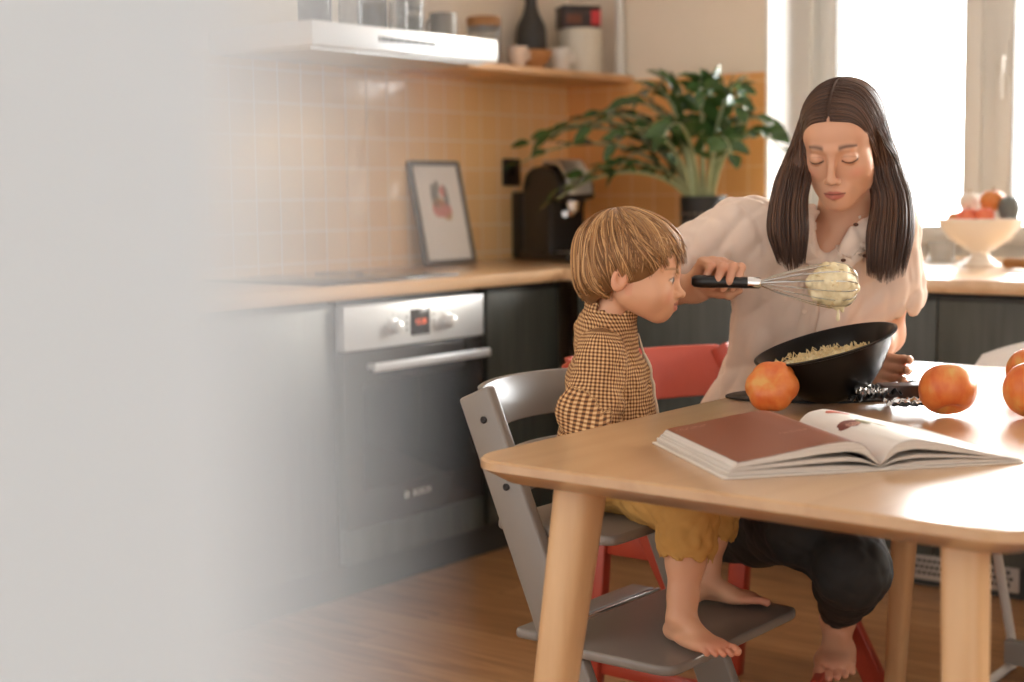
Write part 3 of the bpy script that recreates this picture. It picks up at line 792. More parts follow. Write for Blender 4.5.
for side in (-1, 1):
    c = lambda v: (lambda s: v)
    if side < 0:
        slab(side, lambda s: .02*s, lambda s: .10+.22*s, 1.02, 1.02).build('page_block', m_edge, bk_, smooth=True)
        slab(side, lambda s: .30+.06*s, lambda s: .40+.20*s, 1.0, .985).build('page_block', m_edge, bk_, smooth=True)
        slab(side, lambda s: .66-.02*s, lambda s: .995, .975, .95).build('page_block', m_edge, bk_, smooth=True)
    else:
        slab(side, lambda s: .02*s, lambda s: .09+.3*s, 1.0, .985).build('page_block', m_edge, bk_, smooth=True)
        slab(side, lambda s: .28+.14*s, lambda s: .36+.26*s, 1.0, 1.0).build('page_block', m_edge, bk_, smooth=True)
        slab(side, lambda s: .66-.02*s, lambda s: .995, .98, .95).build('page_block', m_edge, bk_, smooth=True)
def page(side, name, mat, lift, x0=0., x1=.95, y0=0, y1=HB, ns=30, ny=2):
    def fn(u, v):
        s = x0+(x1-x0)*u; ss = s/.95
        return (side*WL*s, y0+(y1-y0)*v, zlay(side, ss*.999, 1)+lift)
    return MB().grid(fn, ns, ny).build(name, mat, bk_, smooth='all')
pb = page(-1, 'brown_page', m_brown, .0006); pw = page(1, 'white_page', m_paper, .0006)
pb['label'] = 'glossy reddish-brown left page'
def printed(side, name, mat, cx, cy, rx, ry, n=22):
    js = [1+.1*rr.uniform(-1, 1) for _ in range(n)]; rings_ = [0, .2, .4, .6, .8, 1.]
    V = []
    for f in rings_:
        for k in range(n):
            x, y = side*WL*(cx+rx*f*js[k]*math.cos(2*PI*k/n)), cy+ry*f*js[k]*math.sin(2*PI*k/n)
            V.append((x, y, zlay(side, min(.999, abs(x)/WL/.95), 1)+.0013))
    return MB().add(V, [(j*n+k, j*n+(k+1) % n, (j+1)*n+(k+1) % n, (j+1)*n+k) for j in range(5) for k in range(n)]).build(name, mat, pw if side > 0 else pb)
m_ink = [principled('ink_red', srgb(196, 106, 88), .5), principled('ink_maroon', srgb(112, 54, 44), .5), principled('ink_olive', srgb(130, 122, 84), .5), principled('ink_pale', srgb(200, 150, 130), .5), principled('ink_sage', srgb(160, 158, 130), .5)]
printed(1, 'print_shape', m_ink[0], .28, .262, .085, .016); printed(1, 'print_shape', m_ink[1], .155, .165, .075, .022); printed(1, 'print_shape', m_ink[3], .165, .157, .05, .012)
printed(1, 'print_shape', m_ink[2], .245, .160, .035, .022); printed(1, 'print_shape', m_ink[4], .30, .168, .035, .014); printed(1, 'print_shape', m_ink[2], .335, .145, .03, .018)
m_txt = principled('pale_print', srgb(196, 158, 138), .5)
def textline(cx0, cx1, y, h):
    q = MB(); x = cx0
    while x < cx1:
        w_ = rr.uniform(.02, .06)
        V = [(x, y), (min(x+w_, cx1), y), (min(x+w_, cx1), y+h), (x, y+h)]
        q.add([(-WL*a, b, zlay(-1, a/.95, 1)+.0011) for a, b in V], [(0, 1, 2, 3)]); x += w_+.014
    q.build('print_line', m_txt, pb)
textline(.70, .92, .268, .003); textline(.72, .90, .260, .002); textline(.26, .46, .112, .002); textline(.28, .44, .106, .002)

# ---- black mixing bowl, tipped towards the child
m_bowl = principled('black_melamine', srgb(17, 16, 16), .3, **{'Specular IOR Level': .3})
RC = at(825, 344, 2.655)
vdir = (RC-CP).normalized()
e1 = (CR*.968-CD*.25); e1 = (e1-vdir*e1.dot(vdir)).normalized()
e2 = (-CR*.25-CD*.968); e2 = (e2-vdir*e2.dot(vdir)).normalized()
el_ = math.radians(11)
nrm = (e2*math.cos(el_)-vdir*math.sin(el_)).normalized()
BH = .098
BWB = RC-nrm*BH
bwl = thing('mixing_bowl', 'black mixing bowl with grated batter, tipped up by the woman', 'bowl', BWB)
bwl.rotation_mode = 'QUATERNION'; bwl.rotation_quaternion = nrm.to_track_quat('Z', 'Y')
RB = .124
MB().lathe([(0, .0), (.036, 0), (.040, .002), (.060, .012), (.086, .038), (.109, .074), (.118, BH-.004), (.126, BH-.002), (.1265, BH+.001), (.122, BH+.002), (.1165, BH-.002), (.105, .074), (.082, .040), (.057, .017), (.036, .008), (0, .007)], 72).build('shell', m_bowl, bwl, smooth=True)
m_batter = varied('pale_batter', srgb(240, 226, 190), srgb(222, 204, 160), 90, .55, bmp=.4)
m_grate = varied('grated_squash', srgb(236, 216, 170), srgb(206, 178, 124), 60, .6)
gxy = nrm.to_track_quat('Z', 'Y').inverted() @ Vector((0, 0, 1))
def cont(u, v):
    a = 2*PI*u; r = .100*v
    x, y = r*math.cos(a), r*math.sin(a)
    return (x, y, .074-(gxy.x*x+gxy.y*y)*.35+.004*math.sin(70*x+3)*math.sin(80*y)+.003*rr.uniform(-1, 1)-.006*v*v)
fil = MB().grid(cont, 60, 24, wrap=True).build('batter', m_batter, bwl, smooth='all')
q = MB()
for k in range(260):
    a = rr.uniform(0, 2*PI); r = .098*math.sqrt(rr.random()); x, y = r*math.cos(a), r*math.sin(a)
    z = .077-(gxy.x*x+gxy.y*y)*.35-.006*(r/.1)**2
    b = rr.uniform(0, 2*PI); l = rr.uniform(.006, .014); up = rr.uniform(0, .008)
    q.tube([(x-l*math.cos(b)/2, y-l*math.sin(b)/2, z), (x, y, z+up+.002), (x+l*math.cos(b)/2, y+l*math.sin(b)/2, z+up*.4)], [.0007, .0013, .0007], 5)
g_ = q.build('gratings', m_grate, fil, smooth=True); g_['kind'] = 'stuff'

# tray sits just under the bowl
tray = thing('serving_tray', 'thin black oval slate tray under bowl and chocolate', 'tray', (tc_.x, tc_.y, TT), math.radians(40))
lowest = None
ta, tbb = .185, .095
prof_t = [(1.0, 0.0), (1.0, .003), (.985, .004), (0, .004)]
MB().add(*(lambda n=72: ([(0, 0, 0)]+[(ta*f*math.cos(2*PI*k/n), tbb*f*math.sin(2*PI*k/n), z) for f, z in prof_t[:3] for k in range(n)]+[(0, 0, .004)],
    [(0, 1+(k+1) % n, 1+k) for k in range(n)]+[(1+j*n+k, 1+j*n+(k+1) % n, 1+(j+1)*n+(k+1) % n, 1+(j+1)*n+k) for j in range(2) for k in range(n)]+[(1+3*n, 1+2*n+k, 1+2*n+(k+1) % n) for k in range(n)]))()).build('plate', m_slate, tray, smooth=True)

# ---- chocolate in torn foil, herb sprig
m_choc = varied('dark_chocolate', srgb(66, 42, 32), srgb(52, 34, 26), 20, .4)
m_foil = principled('silver_foil', srgb(214, 212, 210), .22, .95)
m_foil_b = principled('black_wrapper', srgb(22, 22, 22), .3)
pc = on_z(896, 402, TT+.01)
ch = thing('chocolate_bar', 'dark chocolate bar in torn silver and black wrapper', 'chocolate', (pc.x, pc.y, TT+.009), math.radians(39))
mb = MB().box((-.030, -.030, .006), (.052, .022, .033)); mb.build('chocolate', m_choc, ch, bevel=.003)
def foil(seed, x0, x1, y0, y1, zb, amp, mat):
    r2 = np.random.default_rng(seed); nx_, ny_ = 16, 12; hz = r2.uniform(-1, 1, (ny_, nx_)); jx = r2.uniform(-.3, .3, (ny_, nx_))
    def fn(u, v):
        i = min(int(round(u*(nx_-1))), nx_-1); j = min(int(round(v*(ny_-1))), ny_-1)
        return (x0+(x1-x0)*(u+jx[j, i]/nx_), y0+(y1-y0)*(v+jx[j, i]/ny_), max(.001, zb(u, v)+amp*hz[j, i]))
    o = MB().grid(fn, nx_, ny_).build('wrapper', mat, ch); md = o.modifiers.new('thick', 'SOLIDIFY'); md.thickness = .0006; return o
foil(1, -.085, .0, -.045, .05, lambda u, v: .012+.012*u, .008, m_foil_b)
foil(2, -.05, .045, .022, .055, lambda u, v: .030-.012*v, .005, m_foil)
foil(3, -.03, .058, -.056, -.031, lambda u, v: .006+.004*v, .005, m_foil)
foil(4, -.075, -.025, -.045, .0, lambda u, v: .022+.006*v, .007, m_foil)
foil(5, -.02, .055, -.066, -.045, lambda u, v: .005, .004, m_foil_b)
m_herb = varied('dark_herb', srgb(62, 78, 62), srgb(44, 58, 48), 30, .6)
ph = on_z(908, 386, TT+.01)
hb_ = thing('herb_sprig', 'dark green herb sprig lying behind the chocolate', 'herb', (ph.x, ph.y, TT+.006), math.radians(45))
MB().tube([(-.05, 0, .01), (-.01, .004, .013), (.03, -.003, .012), (.055, .002, .008)], .0012, 6).build('stalk', m_herb, hb_, smooth=True)
q = MB()
for k in range(34):
    x = -.045+.1*rr.random(); a = rr.uniform(0, 2*PI); t_ = Matrix.Rotation(a, 3, 'Z') @ Matrix.Rotation(rr.uniform(-.8, .8), 3, 'X')
    q.ell((x+.006*math.cos(a), .006*math.sin(a), .012+rr.uniform(-.004, .007)), (.0065, .0032, .001), t_, 8, 6)
q.build('leaves', m_herb, hb_, smooth='all')

# ================================================================== plant by the window
m_leaf = varied('glossy_leaf', srgb(52, 80, 42), srgb(80, 110, 60), 10, .16)
m_stalk = varied('plant_stalk', srgb(140, 152, 108), srgb(172, 176, 136), 14, .4)
m_pot = principled('black_pot', srgb(34, 33, 33), .6)
PX, PY = -2.74, 4.60
pt = thing('potted_plant', 'leafy green plant with long arching stems in a dark pot', 'plant', (PX, PY, ZT))
MB().lathe([(0, 0), (.07, 0), (.076, .01), (.082, .215), (.080, .225), (.074, .223), (.070, .195), (0, .195)], 36).build('pot', m_pot, pt, smooth=True)
q = MB()
for j in range(5):
    for k in range(22):
        a = 2*PI*(k+.5*(j % 2))/22; z = .045+.03*j; r = .0765+.006*z/.19
        M_ = Matrix.Rotation(a, 3, 'Z'); q.ell((r*math.cos(a), r*math.sin(a), z), (.003, .006, .006), M_, 8, 6)
dots = q.build('raised_dots', principled('pot_dots', srgb(120, 108, 98), .5), pt, smooth='all'); dots['kind'] = 'stuff'
soil = MB().lathe([(0, .20), (.04, .203), (.0725, .197)], 24).build('soil', varied('soil', srgb(60, 48, 38), srgb(44, 34, 28), 40, .9), pt, smooth=True)
r3 = random.Random(11)
# tip directions (x right along window wall, y depth, z up) relative to pot
tips = [(-.58, -.24, .40), (-.52, -.36, .33), (-.50, -.12, .46), (-.44, -.30, .42), (-.34, -.08, .50), (-.28, -.28, .44), (-.18, -.02, .58), (-.10, -.22, .54), (.0, .0, .57), (.08, -.16, .56), (.14, .02, .55), (.20, -.12, .50), (.30, -.06, .42), (.26, -.26, .34), (-.34, -.40, .20), (-.34, -.36, .24), (-.14, -.34, .38), (.38, -.16, .36), (-.24, -.18, .30), (.04, -.32, .40)]
for tx, ty, tz in tips:
    a = math.atan2(ty, tx); r0 = .02+.03*r3.random()
    P0 = Vector((r0*math.cos(a), r0*math.sin(a), .195)); P3 = Vector((tx, ty, tz+.02)); P1 = P0+Vector((tx*.12, ty*.12, tz*.62)); P2 = P0+Vector((tx*.55, ty*.55, tz*.86))
    bz = lambda t: P0*(1-t)**3+P1*3*t*(1-t)**2+P2*3*t*t*(1-t)+P3*t**3
    ps = [bz(i/16) for i in range(17)]
    st = MB().tube(ps, [.0095*(1-.7*i/16) for i in range(17)], 8).build('stem', m_stalk, pt, smooth=True)
    lf = MB(); nL = 7
    for k in range(nL):
        t = .30+.70*k/(nL-1); p = bz(t); d = (bz(min(1, t+.02))-bz(max(0, t-.02))).normalized()
        sd_ = d.cross(Vector((0, 0, 1))); sd_ = sd_.normalized() if sd_.length > .05 else Vector((1, 0, 0))
        up = sd_.cross(d).normalized()
        for s in (-1, 1):
            if k == nL-1 and s > 0: continue
            ang = math.radians(r3.uniform(38, 60)) if k < nL-1 else 0
            dirv = (d*math.cos(ang)+sd_*s*math.sin(ang)+up*r3.uniform(-.05, .45)).normalized()
            wv_ = dirv.cross(up+sd_*r3.uniform(-.7, .7)-CF*.5).normalized(); nv = wv_.cross(dirv)
            Ln = r3.uniform(.072, .100)*(1-.22*abs(t-.55)); Wd = Ln*.30
            rows = 8; V = []; Fs = []
            for i in range(rows):
                u = i/(rows-1); w_ = Wd*math.sin(PI*min(1, u*.93+.05))**.75*(1.1-.35*u)
                c = p+dirv*(Ln*u)+nv*(-.16*Ln*u*u)
                V += [c-wv_*w_+nv*w_*.30, c, c+wv_*w_+nv*w_*.30]
            for i in range(rows-1):
                for j in range(2): Fs.append((i*3+j, i*3+j+1, i*3+4+j, i*3+3+j))
            lf.add(V, Fs)
    lf.build('leaves', m_leaf, st, smooth='all', merge=False)
# ================================================================== smooth implicit bodies -> one continuous skin each
class Frame:
    """local frame: columns x, y, z (orthonormal, may be mirrored), origin o, uniform scale s"""
    def __init__(s, o, x, y, z, sc=1.):
        s.R = np.array([list(x), list(y), list(z)], dtype=np.float64).T; s.o = np.array(list(o), dtype=np.float64); s.s = sc
    def w(s, p): return s.o + s.R @ (np.asarray(p, float)*s.s)
    def l(s, P): return ((P - s.o) @ s.R)/s.s
WORLD = Frame((0, 0, 0), (1, 0, 0), (0, 1, 0), (0, 0, 1))

class Sdf:
    def __init__(s): s.p = []
    def _add(s, f, lo, hi, k, op, fr):
        c = np.array([fr.w((x, y, z)) for x in (lo[0], hi[0]) for y in (lo[1], hi[1]) for z in (lo[2], hi[2])])
        s.p.append((f, c.min(0), c.max(0), k*fr.s, op, fr)); return s
    def ell(s, c, r, k=.01, op='u', fr=WORLD, rot=None):
        c = np.asarray(c, float); r = np.asarray(r, float)
        A = np.array(rot) if rot is not None else None
        def f(P):
            q = P - c
            if A is not None: q = q @ A
            k0 = np.sqrt(((q/r)**2).sum(1)); k1 = np.sqrt(((q/(r*r))**2).sum(1))+1e-9
            return k0*(k0-1)/k1
        m = r.max() if A is not None else r
        return s._add(f, c-m, c+m, k, op, fr)
    def cap(s, a, b, ra, rb=None, k=.01, op='u', fr=WORLD):
        a = np.asarray(a, float); b = np.asarray(b, float); rb = ra if rb is None else rb
        ab = b-a; L2 = ab@ab+1e-12; m = max(ra, rb)
        def f(P):
            t = np.clip(((P-a)@ab)/L2, 0, 1)
            return np.linalg.norm(P-a-t[:, None]*ab, axis=1)-(ra+(rb-ra)*t)
        return s._add(f, np.minimum(a, b)-m, np.maximum(a, b)+m, k, op, fr)
    def chain(s, pts, rs, k=.01, op='u', fr=WORLD):
        for i in range(len(pts)-1): s.cap(pts[i], pts[i+1], rs[i], rs[i+1], k, op, fr)
        return s
    def box(s, c, h, r=.005, k=.01, op='u', fr=WORLD):
        c = np.asarray(c, float); h = np.asarray(h, float)
        def f(P):
            q = np.abs(P-c)-(h-r)
            return np.linalg.norm(np.maximum(q, 0), axis=1)+np.minimum(q.max(1), 0)-r
        return s._add(f, c-h, c+h, k, op, fr)
    def warp(s, f, lo, hi):
        """displacement: f(P world) is added to the distance"""
        s.p.append((f, np.asarray(lo, float), np.asarray(hi, float), 0, 'd', WORLD)); return s
    def ev(s, P, far=.06, lo=None, hi=None):
        if lo is None: lo, hi = P.min(0), P.max(0)
        d = np.full(len(P), far)
        for f, a, b, k, op, fr in s.p:
            m = far if op == 'u' else max(k, .01)+.02
            if (a-m > hi).any() or (b+m < lo).any(): continue
            if op == 'd': d = d+f(P); continue
            e = f(fr.l(P))*fr.s
            if op == 'u':
                if k > 0:
                    h = np.clip(.5+.5*(d-e)/k, 0, 1); d = d+(e-d)*h-k*h*(1-h)
                else: d = np.minimum(d, e)
            else:
                if k > 0:
                    h = np.clip(.5-.5*(d+e)/k, 0, 1); d = d+(-e-d)*h+k*h*(1-h)
                else: d = np.maximum(d, -e)
        return d
    def mesh(s, h, B=24):
        us = [p for p in s.p if p[4] == 'u']
        lo = np.min([p[1] for p in us], 0)-.02; hi = np.max([p[2] for p in us], 0)+.02
        n = np.ceil((hi-lo)/h).astype(int)+1
        nb = np.ceil(n/B).astype(int)
        big = 1 << 20
        keys, pos, quads = [], [], []
        corner = np.array([(i, j, k) for i in (0, 1) for j in (0, 1) for k in (0, 1)])
        for bi in range(nb[0]):
            for bj in range(nb[1]):
                for bk in range(nb[2]):
                    i0 = np.array([bi, bj, bk])*B
                    blo = lo+(i0-1)*h; bhi = lo+(i0+B+1)*h
                    if not any(((p[1]-.012 <= bhi).all() and (p[2]+.012 >= blo).all()) for p in us): continue
                    c = s.ev(((blo+bhi)/2)[None, :], .2, blo, bhi)[0]
                    if abs(c) > np.linalg.norm(bhi-blo)/2*1.25+.012: continue
                    m = B+3
                    g = np.arange(m)
                    G = np.stack(np.meshgrid(g, g, g, indexing='ij'), -1).reshape(-1, 3)
                    P = blo+G*h
                    D = s.ev(P, .06, blo, bhi).reshape(m, m, m)
                    if D.min() > 0 or D.max() < 0: continue
                    S = D < 0
                    # cell vertices for cells 0..B+1
                    cs = sum(S[a:a+m-1, b:b+m-1, c_:c_+m-1].astype(int) for a, b, c_ in corner)
                    cell = (cs > 0) & (cs < 8)
                    ci = np.argwhere(cell)
                    if len(ci) == 0: continue
                    acc = np.zeros((len(ci), 3)); cnt = np.zeros(len(ci))
                    for a in range(3):
                        for o1 in (0, 1):
                            for o2 in (0, 1):
                                o = [0, 0, 0]; o[(a+1) % 3] = o1; o[(a+2) % 3] = o2
                                p0 = ci+o; p1 = p0.copy(); p1[:, a] += 1
                                d0 = D[p0[:, 0], p0[:, 1], p0[:, 2]]; d1 = D[p1[:, 0], p1[:, 1], p1[:, 2]]
                                x = (d0 < 0) != (d1 < 0)
                                t = np.where(x, d0/np.where(x, d0-d1, 1), 0)
                                q = p0.astype(float); q[:, a] += t
                                acc[x] += q[x]; cnt[x] += 1
                    pv = blo+(acc/cnt[:, None])*h
                    gk = ci+i0-1
                    K = ((gk[:, 0]+1)*big+(gk[:, 1]+1))*big+(gk[:, 2]+1)
                    keys.append(K); pos.append(pv)
                    for a in range(3):
                        b_, c_ = (a+1) % 3, (a+2) % 3
                        A0 = S[1:B+1, 1:B+1, 1:B+1]; sl = [slice(1, B+1)]*3; sl[a] = slice(2, B+2)
                        A1 = S[tuple(sl)]
                        e = np.argwhere(A0 != A1)
                        if len(e) == 0: continue
                        inside = A0[e[:, 0], e[:, 1], e[:, 2]]
                        base = e+1+i0-1
                        def key(db, dc):
                            q = base.copy(); q[:, b_] -= db; q[:, c_] -= dc
                            return ((q[:, 0]+1)*big+(q[:, 1]+1))*big+(q[:, 2]+1)
                        Q = np.stack([key(1, 1), key(0, 1), key(0, 0), key(1, 0)], 1)
                        Q[~inside] = Q[~inside][:, ::-1]
                        quads.append(Q)
        K = np.concatenate(keys); Pv = np.concatenate(pos); Q = np.concatenate(quads)
        u, first = np.unique(K, return_index=True)
        V = Pv[first]; F = np.searchsorted(u, Q)
        used = np.unique(F); mp = np.full(len(V), -1); mp[used] = np.arange(len(used))
        return V[used], mp[F]

def relax(V, F, it=2, lam=.5):
    E = np.concatenate([F[:, [0, 1]], F[:, [1, 2]], F[:, [2, 3]], F[:, [3, 0]]]); E = np.concatenate([E, E[:, ::-1]])
    deg = np.bincount(E[:, 0], minlength=len(V))[:, None]
    for _ in range(it):
        acc = np.stack([np.bincount(E[:, 0], weights=V[E[:, 1], c], minlength=len(V)) for c in range(3)], 1)
        V = V+(acc/deg-V)*lam
    return V

def color_attr(o, C):
    a = o.data.color_attributes.new('tint', 'FLOAT_COLOR', 'POINT')
    C4 = np.ones((len(C), 4), dtype=np.float32); C4[:, :3] = C
    a.data.foreach_set('color', C4.ravel())
def uv_attr(o, UV):
    """per-vertex uv pairs -> loop uv layer"""
    me = o.data; l = me.uv_layers.new(name='cloth')
    idx = np.zeros(len(me.loops), dtype=np.int32); me.loops.foreach_get('vertex_index', idx)
    l.data.foreach_set('uv', np.asarray(UV, np.float32)[idx].ravel())

def strand_mesh(name, paths, r0, mat, parent, sides=4):
    V = []; F = []
    off = 0
    for pts, rr_ in paths:
        pts = np.asarray(pts); n = len(pts)
        T = np.gradient(pts, axis=0); T /= np.linalg.norm(T, axis=1)[:, None]+1e-9
        ref = np.array([.3, .5, .8]); U = np.cross(T, ref); U /= np.linalg.norm(U, axis=1)[:, None]+1e-9; W = np.cross(T, U)
        t = np.linspace(0, 1, n); R = r0*rr_*np.minimum(1, np.minimum(t*6+.25, (1-t)*3+.12))
        for k in range(sides):
            a = 2*PI*k/sides; V.append(pts+(U*math.cos(a)+W*math.sin(a))*R[:, None])
        i = np.arange(n-1)
        for k in range(sides):
            a = off+k*n+i; b = off+((k+1) % sides)*n+i
            F.append(np.stack([a, b, b+1, a+1], 1))
        off += sides*n
    return mesh_obj(name, np.concatenate(V), np.concatenate(F), mat, parent)

def push_to(sdf, P, target, it=5):
    """move points onto the level set sdf = target"""
    P = np.array(P, float); e = .003
    for _ in range(it):
        d = sdf.ev(P, .2, P.min(0)-.1, P.max(0)+.1)
        g = np.stack([sdf.ev(P+e*np.eye(3)[a], .2, P.min(0)-.1, P.max(0)+.1)-sdf.ev(P-e*np.eye(3)[a], .2, P.min(0)-.1, P.max(0)+.1) for a in range(3)], 1)
        g /= np.linalg.norm(g, axis=1)[:, None]+1e-9
        P = P-g*np.clip(d-target, -.02, .02)[:, None]
    return P

# ---- hand: x to the thumb side, y to the fingers, z to the back of the hand
def add_hand(s, fr, curl, thumb, spread=.5, sc=1.):
    """curl: four (mcp, pip, dip) in degrees, index to little finger; thumb: list of 4 points"""
    kx = [.027, .009, -.009, -.025]; ky = [.088, .090, .085, .076]; Ls = [(.042, .025, .020), (.046, .028, .021), (.043, .026, .021), (.033, .020, .018)]
    wr = (0, 0, 0)
    for i in range(4):
        s.cap((kx[i]*.55, .004, 0), (kx[i], ky[i], .002), .0135, .0105, .012, fr=fr)
    s.ell((.012, .035, -.010), (.022, .034, .013), .012, fr=fr); s.ell((-.016, .035, -.009), (.015, .034, .012), .012, fr=fr)
    for i in range(4):
        p = np.array((kx[i], ky[i], .002)); a = 0.; sp_ = math.radians((1.5-i)*4*spread)
        rs = [.0098, .0086, .0078, .0066] if i < 3 else [.0086, .0074, .0066, .0058]
        for j in range(3):
            a += math.radians(curl[i][j])
            d = np.array((math.sin(sp_)*math.cos(a), math.cos(sp_)*math.cos(a), -math.sin(a)))
            q = p+d*Ls[i][j]
            s.cap(p, q, rs[j], rs[j+1], .004 if j else .008, fr=fr)
            s.ell(p, (rs[j]*1.05,)*3, .003, fr=fr)
            p = q
    s.chain(thumb, [.0155, .0118, .0098, .0078], .006, fr=fr)

# ---- foot: y to the toes, x to the big-toe side, z up, origin at the ankle joint; sole at z = -hh
def add_foot(s, fr, L=.235, hh=.075):
    k = L/.235
    s.ell((0, -.030*k, -hh+.028*k), (.029*k, .033*k, .028*k), .02*k, fr=fr)
    s.cap((0, -.005*k, -.012*k), (.004*k, .07*k, -hh+.030*k), .034*k, .026*k, .025*k, fr=fr)
    s.ell((.006*k, .105*k, -hh+.020*k), (.041*k, .050*k, .020*k), .022*k, fr=fr)
    s.ell((-.018*k, .05*k, -hh+.017*k), (.022*k, .06*k, .017*k), .02*k, fr=fr)
    tx = [.032, .013, -.004, -.019, -.032]; ty = [.150, .152, .145, .134, .119]; tl = [.030, .026, .023, .020, .016]; tr_ = [.0125, .0088, .0083, .0080, .0080]
    for i in range(5):
        a = (tx[i]*k, (ty[i]-.03)*k, -hh+(tr_[i]+.006)*k); b = (tx[i]*1.03*k, (ty[i]+tl[i]*.45)*k, -hh+(tr_[i]+.005)*k); c = (tx[i]*1.03*k, (ty[i]+tl[i]*.85)*k, -hh+tr_[i]*k)
        s.cap(a, b, tr_[i]*.92*k, tr_[i]*.88*k, .006*k, fr=fr); s.cap(b, c, tr_[i]*.92*k, tr_[i]*.98*k, .003*k, fr=fr)
# ================================================================== people: shared pieces
def skin_mat(name):
    m = principled(name, (1, 1, 1, 1), .48)
    a = N(m, 'ShaderNodeAttribute'); a.attribute_name = 'tint'
    L(m, a.outputs['Color'], bsdf(m).inputs['Base Color'])
    b = bsdf(m); b.inputs['Subsurface Weight'].default_value = .12; b.inputs['Subsurface Radius'].default_value = (.012, .005, .003); b.inputs['Subsurface Scale'].default_value = .6
    return m
m_skin = skin_mat('skin')
def lin(*c): return np.array(srgb(*c)[:3])

ADULT = dict(
    cran=((0, -.018, .036), (.072, .092, .078)), fore=((0, .030, .032), (.060, .052, .052)), mid=((0, .026, -.034), (.057, .056, .058)),
    jaw=((.049, -.002, -.056), (.016, .063, -.088), .019, .015), chin=((0, .072, -.092), (.018, .014, .014)),
    cheek=((.042, .048, -.026), (.024, .023, .026)), brow=((.034, .073, .019), (.006, .079, .017), .009),
    sock=((.032, .098, .001), (.021, .016, .012)), eye=((.032, .0715, -.001), .0142), ex=.032,
    nose=((0, .080, .012), (0, .102, -.031), .0065, .0080), tip=((0, .1045, -.036), (.0095, .0095, .0085)), ala=((.0108, .096, -.0395), (.0066, .009, .0062)),
    mouth=((0, .073, -.064), (.028, .018, .021)), mz=-.0670, my=.089, mw=.020, ear=((.073, -.012, -.010), (.008, .018, .030)), neck=((0, -.030, -.050), (0, -.050, -.185), .049, .053))
def add_head(s, fr, p, neck=True):
    mir = lambda c, sg: (c[0]*sg, c[1], c[2])
    s.ell(*p['cran'], 0.0, fr=fr); s.ell(*p['fore'], .03, fr=fr); s.ell(*p['mid'], .03, fr=fr)
    for sg in (-1, 1):
        a, b, ra, rb = p['jaw']; s.cap(mir(a, sg), mir(b, sg), ra, rb, .03, fr=fr)
        s.ell(mir(p['cheek'][0], sg), p['cheek'][1], .022, fr=fr)
    s.ell(*p['chin'], .018, fr=fr)
    if neck: s.cap(*p['neck'], k=p.get('nk', .025), fr=fr)
    for sg in (-1, 1):
        a, b, r = p['brow']; s.cap(mir(a, sg), mir(b, sg), r*.8, r, .012, fr=fr)
    for sg in (-1, 1):
        s.ell(mir(p['sock'][0], sg), p['sock'][1], .012, 's', fr=fr)
    for sg in (-1, 1):
        c, r = p['eye']; s.ell(mir(c, sg), (r*1.05, r, r*.92), .004, fr=fr)
    s.cap(*p['nose'], k=.010, fr=fr); s.ell(*p['tip'], .006, fr=fr)
    for sg in (-1, 1): s.ell(mir(p['ala'][0], sg), p['ala'][1], .004, fr=fr)
    s.ell(*p['mouth'], .016, fr=fr)
    mz, my, mw = p['mz'], p['my'], p['mw']
    for sg in (-1, 1):
        s.cap((sg*mw*.85, my-.006, mz+.0012), (sg*.003, my+.0025, mz+.0052), .0030, .0044, .004, fr=fr)
        s.cap((sg*mw*.75, my-.006, mz-.0020), (0, my+.0010, mz-.0060), .0032, .0054, .004, fr=fr)
        e, r = p['ear']
        A = Matrix.Rotation(sg*.35, 3, 'Z') @ Matrix.Rotation(-.2, 3, 'X')
        s.ell(mir(e, sg), r, .006, fr=fr, rot=np.array(A))
        s.ell((sg*(e[0]+r[0]*.9), e[1]+r[1]*.15, e[2]+r[2]*.1), (r[0]*.7, r[1]*.5, r[2]*.55), .004, 's', fr=fr)

# ================================================================== woman
VW = lambda x, y: (at(x, y, 1)-CP).normalized()
def view_frame(o, yaw, pitch, roll, sc=1., base='front'):
    """frame for a head: y = facing, x = its left, z = up; angles in degrees relative to facing the lens"""
    v = (o-CP).normalized()
    r = (CR-v*CR.dot(v)).normalized(); u = r.cross(v)
    if base == 'front': x, y, z = r, -v, u
    else: x, y, z = v, r, u                        # profile towards picture right
    B = Matrix((x, y, z)).transposed() @ Matrix.Rotation(math.radians(yaw), 3, 'Z') @ Matrix.Rotation(math.radians(-pitch), 3, 'X') @ Matrix.Rotation(math.radians(roll), 3, 'Y')
    return Frame(o, B.col[0], B.col[1], B.col[2], sc)
HO = at(842, 146, 2.80)
HF = view_frame(HO, 13, 18, -2, .945)
wom = Sdf()
add_head(wom, HF, ADULT)
# chest frame
hip = at(772, 470, 3.12); nk = at(836, 236, 2.90)
tz = (nk-hip).normalized()
tx = (CR*.96-CF*.10); tx = (tx-tz*tx.dot(tz)).normalized(); ty = tz.cross(tx)
TL = (nk-hip).length
TF = Frame(hip+tz*(TL-.20), tx, ty, tz)       # z = 0 about the breast bone, shoulders at +.13, neck root at +.20
wom.chain([HF.w((0, -.03, -.06)), HF.w((0, -.05, -.14)), TF.w((0, -.02, .16))], [.050, .052, .062], .03)
wom.ell((0, -.01, .10), (.115, .075, .09), .05, fr=TF); wom.ell((0, .005, .02), (.115, .08, .12), .04, fr=TF)
wom.chain([TF.w((0, -.01, .0)), TF.w((0, 0, -.18)), TF.w((0, 0, -.30))], [.06, .055, .07], .03)
